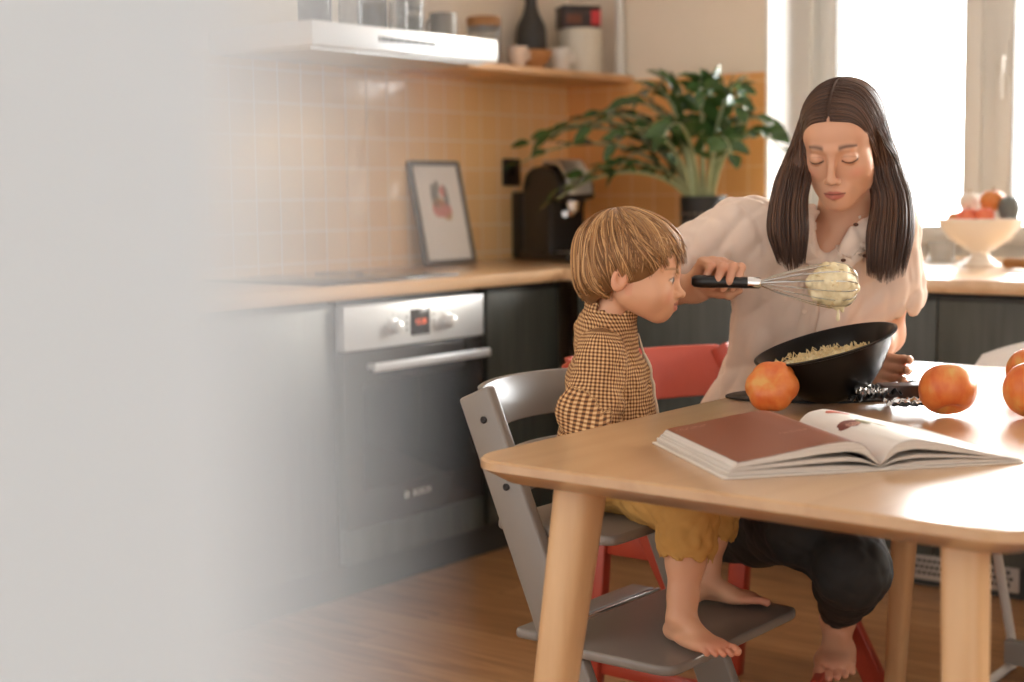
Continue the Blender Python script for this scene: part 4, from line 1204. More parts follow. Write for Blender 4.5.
# collar bones
for sg in (-1, 1): wom.cap((sg*.015, .066, .125), (sg*.11, .03, .150), .007, .006, .012, fr=TF)
SHR, ELR, WRR = at(741, 230, 2.93), at(622, 294, 3.00), at(694, 288, 2.80)
SHL, ELL_, WRL = at(884, 232, 2.88), at(884, 334, 2.96), at(838, 360, 2.80)
wom.cap(TF.w((-.10, -.01, .12)), SHR, .05, .048, .04); wom.cap(TF.w((.10, -.01, .12)), SHL, .05, .048, .04)
wom.chain([SHR, SHR*.45+ELR*.55, ELR], [.048, .044, .038], .03)
wom.chain([SHL, SHL*.45+ELL_*.55, ELL_], [.048, .042, .037], .03)
def forearm(e, w):
    e, w = np.array(e), np.array(w)
    wom.chain([e, e*.7+w*.3, w], [.037, .040, .0245], .02)
forearm(ELR, WRR); forearm(ELL_, WRL)
# right hand round the whisk handle
WH0, WH1 = at(691, 281, 2.715), at(760, 281.5, 2.715)          # handle ends
def vec(r, u, t): return (CR*r-CD*u-CF*t)
hy = vec(.44, .52, .72).normalized(); hx = vec(1, .0, 0); hx = (hx-hy*hx.dot(hy)).normalized(); hz = -(hx.cross(hy))
MC = at(719, 262, 2.742)
RH = Frame(MC-hy*.088, hx, hy, hz, .95)
add_hand(wom, RH, [(38, 78, 42), (44, 84, 40), (48, 86, 40), (50, 84, 38)], [(.016, .014, -.006), (.034, .040, -.024), (.040, .062, -.043), (.046, .084, -.046)], .3, 1)
wom.cap(WRR, RH.w((0, .01, 0)), .0245, .021, .02)
# left hand behind the bowl, fingers coming round its right side
ly = (CR*.86+CD*.22-CF*.30).normalized(); lx = -CD+CR*.2; lx = (lx-ly*lx.dot(ly)).normalized(); lz = lx.cross(ly)
LH = Frame(WRL, lx, ly, lz, .93)
add_hand(wom, LH, [(30, 34, 22), (36, 30, 24), (30, 30, 24), (34, 34, 24)], [(.018, .015, -.004), (.045, .040, -.016), (.064, .062, -.022), (.078, .080, -.034)], .9)
# left foot on the footplate, seen from the front
AN = on_z(838, 615, .246)
fh = Vector((-CP.x+AN.x, AN.y-CP.y, 0)).normalized()
fy = (-fh+Vector((0, 0, -.10))+CR*(-.03)).normalized(); fz = Vector((0, 0, 1)); fz = (fz-fy*fz.dot(fy)).normalized(); fx = fy.cross(fz)
FF = Frame(AN, -fx if (-fx).dot(CR) < 0 else fx, fy, fz)
add_foot(wom, FF, .225, .075)
KNL = at(852, 570, 2.69); KNR = at(802, 530, 2.78)
wom.chain([FF.w((0, -.008, -.01)), np.array(AN)*.8+np.array(KNL)*.2+np.array((0, 0, .0)), np.array(AN)*.45+np.array(KNL)*.55, KNL], [.034, .033, .045, .05], .02)
HPL = TF.w((.085, .02, -.30)); HPR = TF.w((-.085, .02, -.30))
wom.chain([KNL, HPL, TF.w((0, 0, -.30))], [.05, .06, .06], .02)
FTR = at(712, 540, 3.10)
wom.chain([HPR, KNR, KNR*.5+FTR*.5], [.06, .045, .02], .02)
V, F = wom.mesh(.0021)
V = relax(V, F, 1, .35)
# skin tone
base = lin(214, 163, 132)
Ct = np.tile(base, (len(V), 1)); P = HF.l(V)
def mixc(mask, c): 
    global Ct
    mask = np.clip(mask, 0, 1)[:, None]; Ct = Ct*(1-mask)+np.asarray(c)*mask
front = P[:, 1] > .045
sm = lambda x, a, b: np.clip((x-a)/(b-a), 0, 1)
def face_paint(P, p, lipc, browc, lashc, closed=True, brow_w=.0042, brow_z=.0215):
    fr_ = (P[:, 1] > .03) & (np.abs(P[:, 0]) < .07) & (P[:, 2] < .09) & (P[:, 2] > -.14)
    ax = np.abs(P[:, 0]); ex = p['ex']
    for c in (p['cheek'][0],):
        d = np.sqrt(((ax-c[0]-.002)/.020)**2+((P[:, 2]-c[2]+.004)/.017)**2); mixc(fr_*np.clip(1-d, 0, 1)*.45, lin(222, 142, 118))
    mz, mw = p['mz'], p['mw']
    t = np.clip(ax/mw, 0, 1)
    up = mz+.0088*(1-t**1.5)*(1-.25*np.exp(-(ax/.003)**2)); lo = mz-.0118*np.sqrt(np.clip(1-t**2, 0, 1))
    lip = fr_*(ax < mw)*sm(up+.001-P[:, 2], 0, .0025)*sm(P[:, 2]-lo+.001, 0, .0025); mixc(lip*.85, lipc)
    line = fr_*(ax < mw*1.05)*np.exp(-((P[:, 2]-mz-.0003)/.0014)**2); mixc(line*.9, lin(92, 44, 38))
    nn = fr_*np.exp(-(((ax-.006)/.0030)**2+((P[:, 2]-p['tip'][0][2]+.0075)/.0022)**2)); mixc(nn*.8, lin(100, 56, 44))
    bx_ = (ax-.013)/(.046-.013); bz = brow_z+.0060*np.sin(np.clip(bx_, 0, 1)*2.2)-.004*np.clip(bx_, 0, 1)
    w_ = brow_w*(1-.55*np.clip(bx_, 0, 1)); b = fr_*(bx_ > 0)*(bx_ < 1.02)*np.exp(-((P[:, 2]-bz)/w_)**2)*sm(bx_, 0, .12); mixc(b*.85, browc)
    ez = p['eye'][0][2]
    u = (ax-ex)/.0150
    if closed:
        lz_ = ez-.0065+.0040*u**2; l = fr_*(np.abs(u) < 1)*np.exp(-((P[:, 2]-lz_)/.0021)**2); mixc(l*.95, lashc)
        cz = ez+.0068-.0045*u**2; l = fr_*(np.abs(u) < 1)*np.exp(-((P[:, 2]-cz)/.0012)**2); mixc(l*.35, lin(150, 98, 76))
    return fr_
face_paint(P, ADULT, lin(190, 104, 92), lin(70, 46, 35), lin(34, 22, 19), brow_w=.0050)
# reddish fingertips, toes
for fr_, c in ((RH, (.0, .11, -.03)), (LH, (.0, .13, -.03))):
    d = np.linalg.norm(fr_.l(V)-np.array(c), axis=1); mixc(np.clip(1-d/.05, 0, 1)*.35, lin(218, 134, 110))
d = FF.l(V); mixc((np.abs(d[:, 0]) < .06)*sm(d[:, 1], .11, .16)*(np.abs(d[:, 2]) < .12)*.4, lin(218, 134, 112))
woman = mesh_obj('person', V, F, m_skin)
color_attr(woman, Ct)
tag(woman, 'woman with long brown hair in pale blouse and black jeans, holding whisk and bowl', 'person')

# ---- blouse
m_shirt = varied('cream_blouse', srgb(232, 212, 196), srgb(226, 204, 188), 7, .8)
vs = noise(m_shirt, coords(m_shirt, (1, 1, 1)), 900, 2); bump(m_shirt, vs, .06, .0006)
bsdf(m_shirt).inputs['Subsurface Weight'].default_value = .0
sh = Sdf()
sh.ell((0, 0, .03), (.155, .115, .15), .0, fr=TF)
sh.ell((0, .004, -.12), (.152, .118, .17), .05, fr=TF)
sh.ell((0, .0, -.26), (.172, .128, .15), .05, fr=TF)
for sg in (-1, 1): sh.ell((sg*.070, .082, .015), (.060, .045, .06), .035, fr=TF)
sh.cap(TF.w((-.12, -.01, .118)), TF.w((.12, -.01, .118)), .062, .062, .05)
sh.cap(TF.w((0, -.03, .12)), TF.w((0, -.028, .185)), .062, .062, .035)
SR2 = SHR*.42+ELR*.58; SL2 = SHL*.42+ELL_*.58
sh.cap(SHR+Vector((0, 0, -.004)), SR2, .058, .062, .06)
sh.cap(SHL+Vector((0, 0, .0)), SL2, .057, .056, .05)
sh.cap(TF.w((-.05, -.02, .192)), SHR-Vector((0, 0, .004)), .056, .050, .05)
sh.cap(TF.w((.03, -.03, .185)), SHL, .048, .048, .05)
# sleeve ends: cut flat and hollow
dR = (ELR-SHR).normalized(); dL = (ELL_-SHL).normalized()
for c, d in ((SR2, dR), (SL2, dL)):
    sh.cap(c-d*.0+d*.072, c+d*.30, .085, .085, .006, 's')
    sh.cap(c-d*.03, c+d*.2, .050, .052, .006, 's')
# neck opening: round behind, a narrow V in front
sh.cap(HF.w((0, -.03, -.10)), TF.w((0, -.02, .20)), .052, .058, .008, 's')
NV0, NV1 = at(834, 218, 2.80), at(822, 268, 2.80)
_nv = push_to(sh, np.array([list(NV0), list((NV0+NV1)/2), list(NV1)]), 0, 10)
sh.chain([TF.w((0, .03, .21)), _nv[0], _nv[1], _nv[2]], [.045, .034, .024, .008], .006, 's')
def cloth_noise(sc, amp, seed, dirs=5, lo=None, hi=None):
    r = np.random.default_rng(seed); K = r.normal(size=(dirs, 3)); K /= np.linalg.norm(K, axis=1)[:, None]; fq = r.uniform(.6, 1.6, dirs)*sc; ph = r.uniform(0, 6.3, dirs)
    W = r.normal(size=(dirs, 3))
    def f(P):
        o = np.zeros(len(P))
        for i in range(dirs):
            q = P @ K[i]*fq[i]+ph[i]+1.3*np.sin(P @ W[i]*9+ph[i]*2)
            o += (1-np.abs(np.sin(q)))**2-.35
        return o*amp/dirs*2
    return f
BIG = ((-9,)*3, (9,)*3)
cn = cloth_noise(44, .0105, 5)
def drape(P):                       # soft long folds running down from the bust and shoulder
    q = TF.l(P); x, y, z = q.T
    a = np.sin(58*x+20*z+1.5*np.sin(19*z)); 
    return .005*a*np.clip((.10-z)/.2, 0, 1)
sh.warp(lambda P: cn(P)+drape(P), *BIG)
V, F = sh.mesh(.0042); V = relax(V, F, 2, .4)
shirt = mesh_obj('blouse', V, F, m_shirt, woman)
# placket, buttons, scalloped collar
m_trim = varied('cream_blouse_trim', srgb(232, 212, 196), srgb(224, 202, 184), 9, .8)
m_hole = principled('eyelet_shade', srgb(92, 62, 50), .9)
def ribbon(name, centre, half, mat, parent, lift=.002, n=40, nw=5, scal=None):
    """strip of cloth laid on the blouse along a path of world points"""
    C = np.array([list(c) for c in centre]); t = np.linspace(0, len(C)-1, n); i = np.minimum(t.astype(int), len(C)-2); f = (t-i)[:, None]
    Pc = C[i]*(1-f)+C[i+1]*f
    T = np.gradient(Pc, axis=0); T /= np.linalg.norm(T, axis=1)[:, None]
    v = np.array([list((Vector(p)-CP).normalized()) for p in Pc]); W = np.cross(T, v); W /= np.linalg.norm(W, axis=1)[:, None]
    rows = []
    for k in range(nw):
        s = -1+2*k/(nw-1); wdt = half*(1 if scal is None or s < 0 else scal(np.linspace(0, 1, n)))
        rows.append(Pc+W*(s*np.broadcast_to(wdt, (n,)))[:, None])
    G = np.stack(rows, 1).reshape(-1, 3)
    G = push_to(sh, G, lift, 6)
    Fq = np.array([(a*nw+b, a*nw+b+1, (a+1)*nw+b+1, (a+1)*nw+b) for a in range(n-1) for b in range(nw-1)])
    o = mesh_obj(name, G, Fq, mat, parent); md = o.modifiers.new('thick', 'SOLIDIFY'); md.thickness = .002; md.offset = 1
    return o
pth = [at(821, 266, 2.82), at(812, 300, 2.84), at(806, 330, 2.86), at(800, 372, 2.90)]
ribbon('placket', pth, .0165, m_trim, shirt, .0030)
for (x, y) in ((813, 296), (809, 318), (805, 340)):
    p = push_to(sh, np.array([list(at(x, y, 2.83))]), .004)[0]
    b = MB().lathe([(0, 0), (.0048, 0), (.0052, .001), (.0045, .0022), (0, .0018)], 18).build('button', m_trim, shirt, smooth=True)
    b.location = p; b.rotation_euler = (-CF).to_track_quat('Z', 'Y').to_euler()
sc_fn = lambda t: 1+.30*np.abs(np.sin(t*PI*5))
cpth = [at(866, 208, 2.85), at(862, 229, 2.83), at(853, 250, 2.82), at(841, 272, 2.81)]
cl_ = ribbon('collar', cpth, .017, m_trim, shirt, .0035, 60, 7, sc_fn)
cpl = [at(800, 228, 2.85), at(804, 242, 2.83), at(809, 256, 2.82), at(817, 270, 2.81)]
ribbon('collar', cpl, .010, m_trim, shirt, .0035, 40, 5, sc_fn)
for (x, y) in ((857, 232), (866, 240), (852, 246), (858, 255), (845, 259)):
    p = push_to(sh, np.array([list(at(x, y, 2.82))]), .0066)[0]
    q_ = MB().ell((0, 0, 0), (.0050, .0034, .0008), None, 14, 6).build('eyelet', m_hole, cl_, smooth='all')
    q_.location = p; q_.rotation_euler = (-CF).to_track_quat('Z', 'Y').to_euler()

# ---- jeans
m_jeans = varied('black_denim', srgb(40, 40, 39), srgb(28, 28, 28), 14, .75)
vj = noise(m_jeans, coords(m_jeans), 700, 2); bump(m_jeans, vj, .15, .0006)
jn = Sdf()
jn.ell((0, 0, -.31), (.160, .125, .10), 0, fr=TF)
jn.chain([HPR, KNR, at(760, 538, 2.98), FTR], [.095, .064, .050, .042], .03)
jn.chain([HPL, Vector(HPL)*.4+KNL*.6, KNL], [.095, .082, .066], .03)
K2 = KNL*.35+AN*.65
jn.chain([KNL, KNL*.7+AN*.3, K2], [.060, .056, .043], .025)
dA = (AN-KNL).normalized()
cf0 = KNL*.24+AN*.76
jn.cap(cf0-dA*.03, cf0+dA*.008, .0455, .0445, .004)       # turned-up cuff
jn.cap(cf0+dA*.050, cf0+dA*.30, .06, .06, .003, 's'); jn.cap(cf0-dA*.005, cf0+dA*.2, .038, .038, .003, 's')
cj = cloth_noise(60, .0045, 9)
jn.warp(lambda P: cj(P), *BIG)
V, F = jn.mesh(.0042); V = relax(V, F, 1, .4)
jeans = mesh_obj('jeans', V, F, m_jeans, woman)

# ---- hair: parted, long and straight
def hair_mat(name, c1, c2, c3, rough=.38):
    m = principled(name, c1, rough)
    oi = N(m, 'ShaderNodeNewGeometry')
    L(m, ramp(m, oi.outputs['Random Per Island'], [(.0, c1), (.55, c2), (1., c3)]), bsdf(m).inputs['Base Color'])
    bsdf(m).inputs['Specular IOR Level'].default_value = .45
    return m
m_hair = hair_mat('brown_hair', srgb(56, 38, 29), srgb(74, 50, 37), srgb(104, 72, 52))
hs = Sdf()
hs.ell((0, -.022, .040), (.0795, .102, .086), 0, fr=HF)
LK = [(806, 132, 2.80, .024), (797, 165, 2.79, .028), (789, 200, 2.78, .034), (788, 232, 2.775, .038), (791, 262, 2.775, .026)]
RK = [(877, 130, 2.80, .028), (884, 165, 2.795, .032), (892, 200, 2.80, .038), (890, 236, 2.79, .044), (886, 274, 2.785, .036)]
for K_ in (LK, RK): hs.chain([at(x, y, d) for x, y, d, r in K_[:4]], [r*.60 for *_, r in K_[:2]]+[K_[2][3]*.42, .008], .015)
hs.ell((0, -.075, -.05), (.072, .045, .10), .03, fr=HF)
# face opening
hs.ell((0, .10, -.045), (.0590, .085, .105), .012, 's', fr=HF)
hs.ell((0, .10, .022), (.044, .05, .050), .012, 's', fr=HF)
arc = [HF.w((-.004, -.022+.103*math.cos(math.radians(a_)), .040+.087*math.sin(math.radians(a_)))) for a_ in range(24, 100, 8)]
hs.chain(arc, [.0026]*len(arc), .0015, 's')
V, F = hs.mesh(.0036)
hair = mesh_obj('hair', V, F, m_hair, woman)
rg = np.random.default_rng(4)
PTH = []
def cat(pts, n):
    pts = np.array([list(p) for p in pts], float); m = len(pts); P_ = np.vstack([2*pts[0]-pts[1], pts, 2*pts[-1]-pts[-2]])
    t = np.linspace(0, m-1-1e-6, n); i = t.astype(int); f = (t-i)[:, None]
    a, b, c, d = P_[i], P_[i+1], P_[i+2], P_[i+3]
    return .5*(2*b+(c-a)*f+(2*a-5*b+4*c-d)*f*f+(3*b-a-3*c+d)*f**3)
for sg, K_ in ((-1, LK), (1, RK)):
    for k in range(1000):
        u = rg.random()**1.2; ang = math.radians(22+150*u)           # along the parting, front to back
        root = np.array((-.004+.0035*sg, -.022+.102*math.cos(ang), .040+.086*math.sin(ang)))
        yy = root[1]
        p1 = np.array((sg*.045, yy*.96, .040+.073*math.sin(ang))); p2 = np.array((sg*.072, yy*.80+.004, .030+.03*math.sin(ang)))
        pts = [HF.w(root), HF.w(p1), HF.w(p2)]
        side = rg.uniform(-1, 1); dep = rg.uniform(-.35, 1)
        if u < .25: side = (-sg)*rg.uniform(.2, 1.0)
        up_ = rg.uniform(-10, 12)
        for j, (x, y, d, r) in enumerate(K_):
            if j == 0: continue
            px = r/d*FPX*side
            end = j == len(K_)-1
            pts.append(at(x+px, y+(up_-10*abs(side) if end else 0), d-r*.75*math.sqrt(max(0, 1-side*side))*dep))
        q = cat(pts, 34)
        q[:14] = push_to(hs, q[:14], rg.uniform(-.0005, .0022), 4)
        q[13:16] = (q[12:15]+q[14:17])/2
        PTH.append((q, rg.uniform(.7, 1.3)))
strand_mesh('strands', PTH, .0014, m_hair, hair)
# ================================================================== child
TOD = dict(
    cran=((0, -.012, .040), (.068, .088, .066)), fore=((0, .034, .034), (.055, .046, .048)), mid=((0, .030, -.018), (.050, .047, .045)),
    jaw=((.034, .002, -.034), (.010, .054, -.056), .018, .014), chin=((0, .059, -.057), (.014, .013, .011)),
    cheek=((.031, .050, -.026), (.024, .022, .022)), brow=((.028, .069, .015), (.006, .075, .013), .006),
    sock=((.026, .090, .000), (.017, .012, .010)), eye=((.026, .0660, 0), .0125), ex=.026,
    nose=((0, .075, .004), (0, .089, -.020), .0048, .0060), tip=((0, .0915, -.0225), (.0075, .0075, .0068)), ala=((.0085, .084, -.0250), (.0052, .007, .0048)),
    mouth=((0, .066, -.0400), (.022, .0165, .0145)), mz=-.0415, my=.0805, mw=.0140, ear=((.067, -.010, -.008), (.008, .015, .023)), neck=((0, -.020, -.030), (0, -.034, -.110), .028, .029), nk=.012)
KO = at(631, 275, 2.66)
KF = view_frame(KO, 7, 7, 0, 1.0, 'profile')
kid = Sdf()
add_head(kid, KF, TOD)
khip = at(598, 480, 2.74); knk = at(612, 324, 2.69)
kz = (knk-khip).normalized(); ky = (CR*.97-CF*.20); ky = (ky-kz*ky.dot(kz)).normalized(); kx = ky.cross(kz)
KT = Frame(khip, kx, ky, kz)
kid.ell((0, -.005, .03), (.080, .072, .068), .02, fr=KT); kid.ell((0, .010, .10), (.072, .066, .085), .03, fr=KT); kid.ell((0, 0, .180), (.070, .056, .06), .02, fr=KT)
kid.cap((-.06, -.006, .240), (.06, -.006, .240), .024, .024, .015, fr=KT)
KSR = Vector(KT.w((-.080, -.012, .240))); KER = at(580, 412, 2.60); KWR = at(612, 462, 2.53)
KSL = Vector(KT.w((.080, -.008, .240))); KEL = Vector(KT.w((.115, .0, .075))); KWL = Vector(KT.w((.075, .10, .050)))
for a, b, c in ((KSR, KER, KWR), (KSL, KEL, KWL)):
    kid.chain([a, b, c], [.026, .024, .018], .015)
KHY = (KWR-KER).normalized(); KHX = -ky.cross(KHY).normalized()
hy_ = (ky*.9-kz*.3).normalized(); hx_ = (kx-hy_*kx.dot(hy_)).normalized()
KRH = Frame(KWR, hx_, hy_, -hx_.cross(hy_) if (-hx_.cross(hy_)).dot(kz) > 0 else hx_.cross(hy_), .56)
add_hand(kid, KRH, [(20, 30, 20)]*4, [(.016, .014, -.004), (.038, .038, -.014), (.052, .058, -.020), (.058, .076, -.026)], .6)
hl_ = (ky*.8-kx*.5-kz*.3).normalized(); hlx = (-kx-hl_*(-kx).dot(hl_)).normalized()
KLH = Frame(KWL, hlx, hl_, hlx.cross(hl_), .56)
add_hand(kid, KLH, [(20, 30, 20)]*4, [(.016, .014, -.004), (.038, .038, -.014), (.052, .058, -.020), (.058, .076, -.026)], .6)
# legs: knees over the seat edge, feet on the footplate
ZP = .356
LEGS = []
for (ax_, ay_, hx0, hy0, tx0, ty0, kpx, kpy, side) in ((686, 622, 672, 640, 742, 664, 689, 517, -1), (707, 587, 692, 603, 756, 604, 712, 506, 1)):
    hl = on_z(hx0, hy0, ZP+.005); to = on_z(tx0, ty0, ZP+.005)
    fd = Vector((to.x-hl.x, to.y-hl.y, 0)).normalized()
    AK = hl+fd*.024+Vector((0, 0, .051))
    fx_ = fd.cross(Vector((0, 0, 1)))                        # to his right of the foot
    fx_ = -fx_ if side < 0 else fx_                          # big toe on the inner side
    KFt = Frame(AK, fx_, fd, (0, 0, 1))
    add_foot(kid, KFt, .148, .050)
    dk = (AK-CP).dot(CF)
    KN = at(kpx, kpy, dk+.02)
    HP = Vector(KT.w((side*.042, .0, .025)))
    kid.chain([AK+Vector((0, 0, -.004)), AK*.82+KN*.18, AK*.45+KN*.55, KN, HP], [.0245, .0245, .0325, .033, .045], .014)
    LEGS.append((HP, KN, AK, KFt))
V, F = kid.mesh(.0021); V = relax(V, F, 1, .35)
base = lin(219, 165, 130); Ct = np.tile(base, (len(V), 1)); P = KF.l(V)
fr_ = face_paint(P, TOD, lin(206, 124, 108), lin(150, 108, 70), lin(60, 40, 30), closed=False, brow_w=.0030, brow_z=.0165)
ax_ = np.abs(P[:, 0]); u = (ax_-TOD['ex'])/.0125; w_ = P[:, 2]/.0125
opn = fr_*(np.abs(u) < 1)*sm(.40*(1-u*u)-np.abs(w_+.02), -.02, .08); mixc(opn, lin(226, 214, 204))
ir = fr_*np.clip(1.35-np.sqrt((u*.0125/.0056)**2+((w_+.02)*.0125/.0056)**2), 0, .35)/.35*(np.abs(w_+.02) < .42*(1-u*u)+.05); mixc(ir, lin(44, 30, 24))
lsh = fr_*(np.abs(u) < 1.05)*np.exp(-((w_-.40*(1-u*u)-.02)/.10)**2); mixc(lsh*.85, lin(58, 38, 28))
for K_, side, a, b in LEGS:
    pass
for (HP, KN, AK, KFt) in LEGS:
    d = KFt.l(V); mixc((np.abs(d[:, 0]) < .05)*sm(d[:, 1], .05, .09)*(np.abs(d[:, 2]) < .08)*.45, lin(216, 124, 100))
ek = np.abs(np.abs(P[:, 0])-.070); mixc((ek < .014)*(np.abs(P[:, 1]+.01) < .022)*(np.abs(P[:, 2]+.008) < .03)*.3, lin(220, 140, 112))
child = mesh_obj('person', V, F, m_skin); color_attr(child, Ct)
tag(child, 'blond toddler in brown checked shirt and mustard trousers, seated barefoot on grey chair', 'person')

# ---- checked shirt
m_check = principled('brown_gingham', srgb(190, 150, 100), .85)
uvn = N(m_check, 'ShaderNodeUVMap'); uvn.uv_map = 'cloth'; sx_ = N(m_check, 'ShaderNodeSeparateXYZ'); L(m_check, uvn.outputs[0], sx_.inputs[0])
def stripe(o):
    a = N(m_check, 'ShaderNodeMath', operation='MULTIPLY'); a.inputs[1].default_value = 2*PI/.0064; L(m_check, o, a.inputs[0])
    b = N(m_check, 'ShaderNodeMath', operation='SINE'); L(m_check, a.outputs[0], b.inputs[0])
    c = N(m_check, 'ShaderNodeMapRange'); c.inputs['From Min'].default_value = -.45; c.inputs['From Max'].default_value = .45; L(m_check, b.outputs[0], c.inputs['Value'])
    return c.outputs[0]
s1, s2 = stripe(sx_.outputs['X']), stripe(sx_.outputs['Y'])
ad = N(m_check, 'ShaderNodeMath', operation='ADD'); L(m_check, s1, ad.inputs[0]); L(m_check, s2, ad.inputs[1])
hf = N(m_check, 'ShaderNodeMath', operation='MULTIPLY'); hf.inputs[1].default_value = .5; L(m_check, ad.outputs[0], hf.inputs[0])
L(m_check, ramp(m_check, hf.outputs[0], [(0, srgb(226, 190, 140)), (.5, srgb(168, 120, 76)), (1, srgb(84, 50, 30))]), bsdf(m_check).inputs['Base Color'])
ks = Sdf()
ks.ell((0, -.004, .03), (.096, .088, .075), 0, fr=KT); ks.ell((0, .012, .10), (.090, .084, .095), .03, fr=KT); ks.ell((0, .004, .185), (.084, .072, .075), .03, fr=KT)
ks.cap((-.062, -.008, .248), (.062, -.008, .248), .036, .036, .03, fr=KT)
ks.cap((0, -.010, .270), (0, -.002, .316), .054, .0455, .025, fr=KT)
for a, b, c in ((KSR, KER, KWR), (KSL, KEL, KWL)):
    ks.chain([a, a*.5+b*.5, b, b*.15+c*.85], [.040, .040, .035, .029], .018)
ks.chain([KF.w((0, -.026, -.05)), KT.w((0, .004, .322))], [.036, .0375], .004, 's')
kc = cloth_noise(95, .0060, 21)
def kdrape(P):
    q = KT.l(P); return .0035*np.sin(55*q[:, 2]+22*q[:, 1]+1.5*np.sin(26*q[:, 0]))*np.clip((.15-q[:, 2])/.1, 0, 1)
ks.warp(lambda P: kc(P)+kdrape(P), *BIG)
V, F = ks.mesh(.0032); V = relax(V, F, 2, .4)
kshirt = mesh_obj('checked_shirt', V, F, m_check, child)
q = KT.l(V)
UV = np.stack([np.arctan2(q[:, 0], q[:, 1])*np.clip(.086-np.clip((q[:, 2]-.23)/.08, 0, 1)*.042, .04, .1), q[:, 2]], 1)
def seg_uv(a, b, c):
    best = None
    for p0, p1, o in ((a, b, 0), (b, c, (b-a).length)):
        p0, p1 = np.array(p0), np.array(p1); ab = p1-p0; l = np.linalg.norm(ab); t = np.clip((V-p0)@ab/l/l, -.25, 1.25)
        r = V-p0-np.clip(t, 0, 1)[:, None]*ab; d = np.linalg.norm(r, axis=1)
        z = ab/l; e1_ = np.cross(z, np.array(kx)); e1_ /= np.linalg.norm(e1_); e2_ = np.cross(z, e1_)
        an = np.arctan2(r@e2_, r@e1_)
        uv = np.stack([an*.038, o+t*l], 1)
        if best is None: best = [d, uv]
        else:
            m = d < best[0]; best[1] = np.where(m[:, None], uv, best[1]); best[0] = np.minimum(d, best[0])
    return best
for a, b, c, sg in ((KSR, KER, KWR, -1), (KSL, KEL, KWL, 1)):
    d, uv = seg_uv(a, b, c)
    m = (d < .050) & (q[:, 0]*sg > .055)
    UV = np.where(m[:, None], uv, UV)
uv_attr(kshirt, UV)
# front band with pale piping and collar stand
m_pipe = principled('cream_piping', srgb(222, 206, 184), .8)
pts = [KT.w((-.012, .09, z)) for z in np.linspace(.285, .03, 14)]
G = push_to(ks, np.array(pts), .002, 8)
strand_mesh('front_piping', [(cat(G, 40), 1.)], .0032, m_pipe, kshirt, 6)
# ---- mustard trousers
m_must = varied('mustard_cotton', srgb(200, 152, 82), srgb(186, 138, 70), 12, .85)
vm = noise(m_must, coords(m_must), 500, 2); bump(m_must, vm, .12, .0006)
kp = Sdf()
kp.ell((0, -.004, .028), (.094, .084, .068), 0, fr=KT)
for HP, KN, AK, KFt in LEGS:
    kp.chain([HP, HP*.4+KN*.6, KN], [.058, .052, .047], .02)
    kp.chain([KN, KN*.70+AK*.30, KN*.56+AK*.44], [.047, .046, .040], .015)
for HP, KN, AK, KFt in LEGS:
    d = (AK-KN).normalized(); c = KN*.66+AK*.34
    kp.cap(c+d*.042, c+d*.12, .052, .052, .004, 's'); kp.cap(c-d*.002, c+d*.10, .0335, .0335, .003, 's')
kw = cloth_noise(110, .0060, 33)
def ruff(P):
    o = np.zeros(len(P))
    for HP, KN, AK, KFt in LEGS:
        d = np.array((AK-KN).normalized()); c = np.array(KN*.66+AK*.34); r = P-c; h = r@d
        e1_ = np.cross(d, np.array(kx)); e1_ /= np.linalg.norm(e1_); an = np.arctan2(r@np.cross(d, e1_), r@e1_)
        o += .0016*np.sin(an*13+h*60)*np.exp(-((h+.014)/.013)**2)*(np.linalg.norm(r-np.outer(h, d), axis=1) < .06)
    return o
kp.warp(lambda P: kw(P)+ruff(P), *BIG)
V, F = kp.mesh(.0034); V = relax(V, F, 1, .4)
ktr = mesh_obj('trousers', V, F, m_must, child)

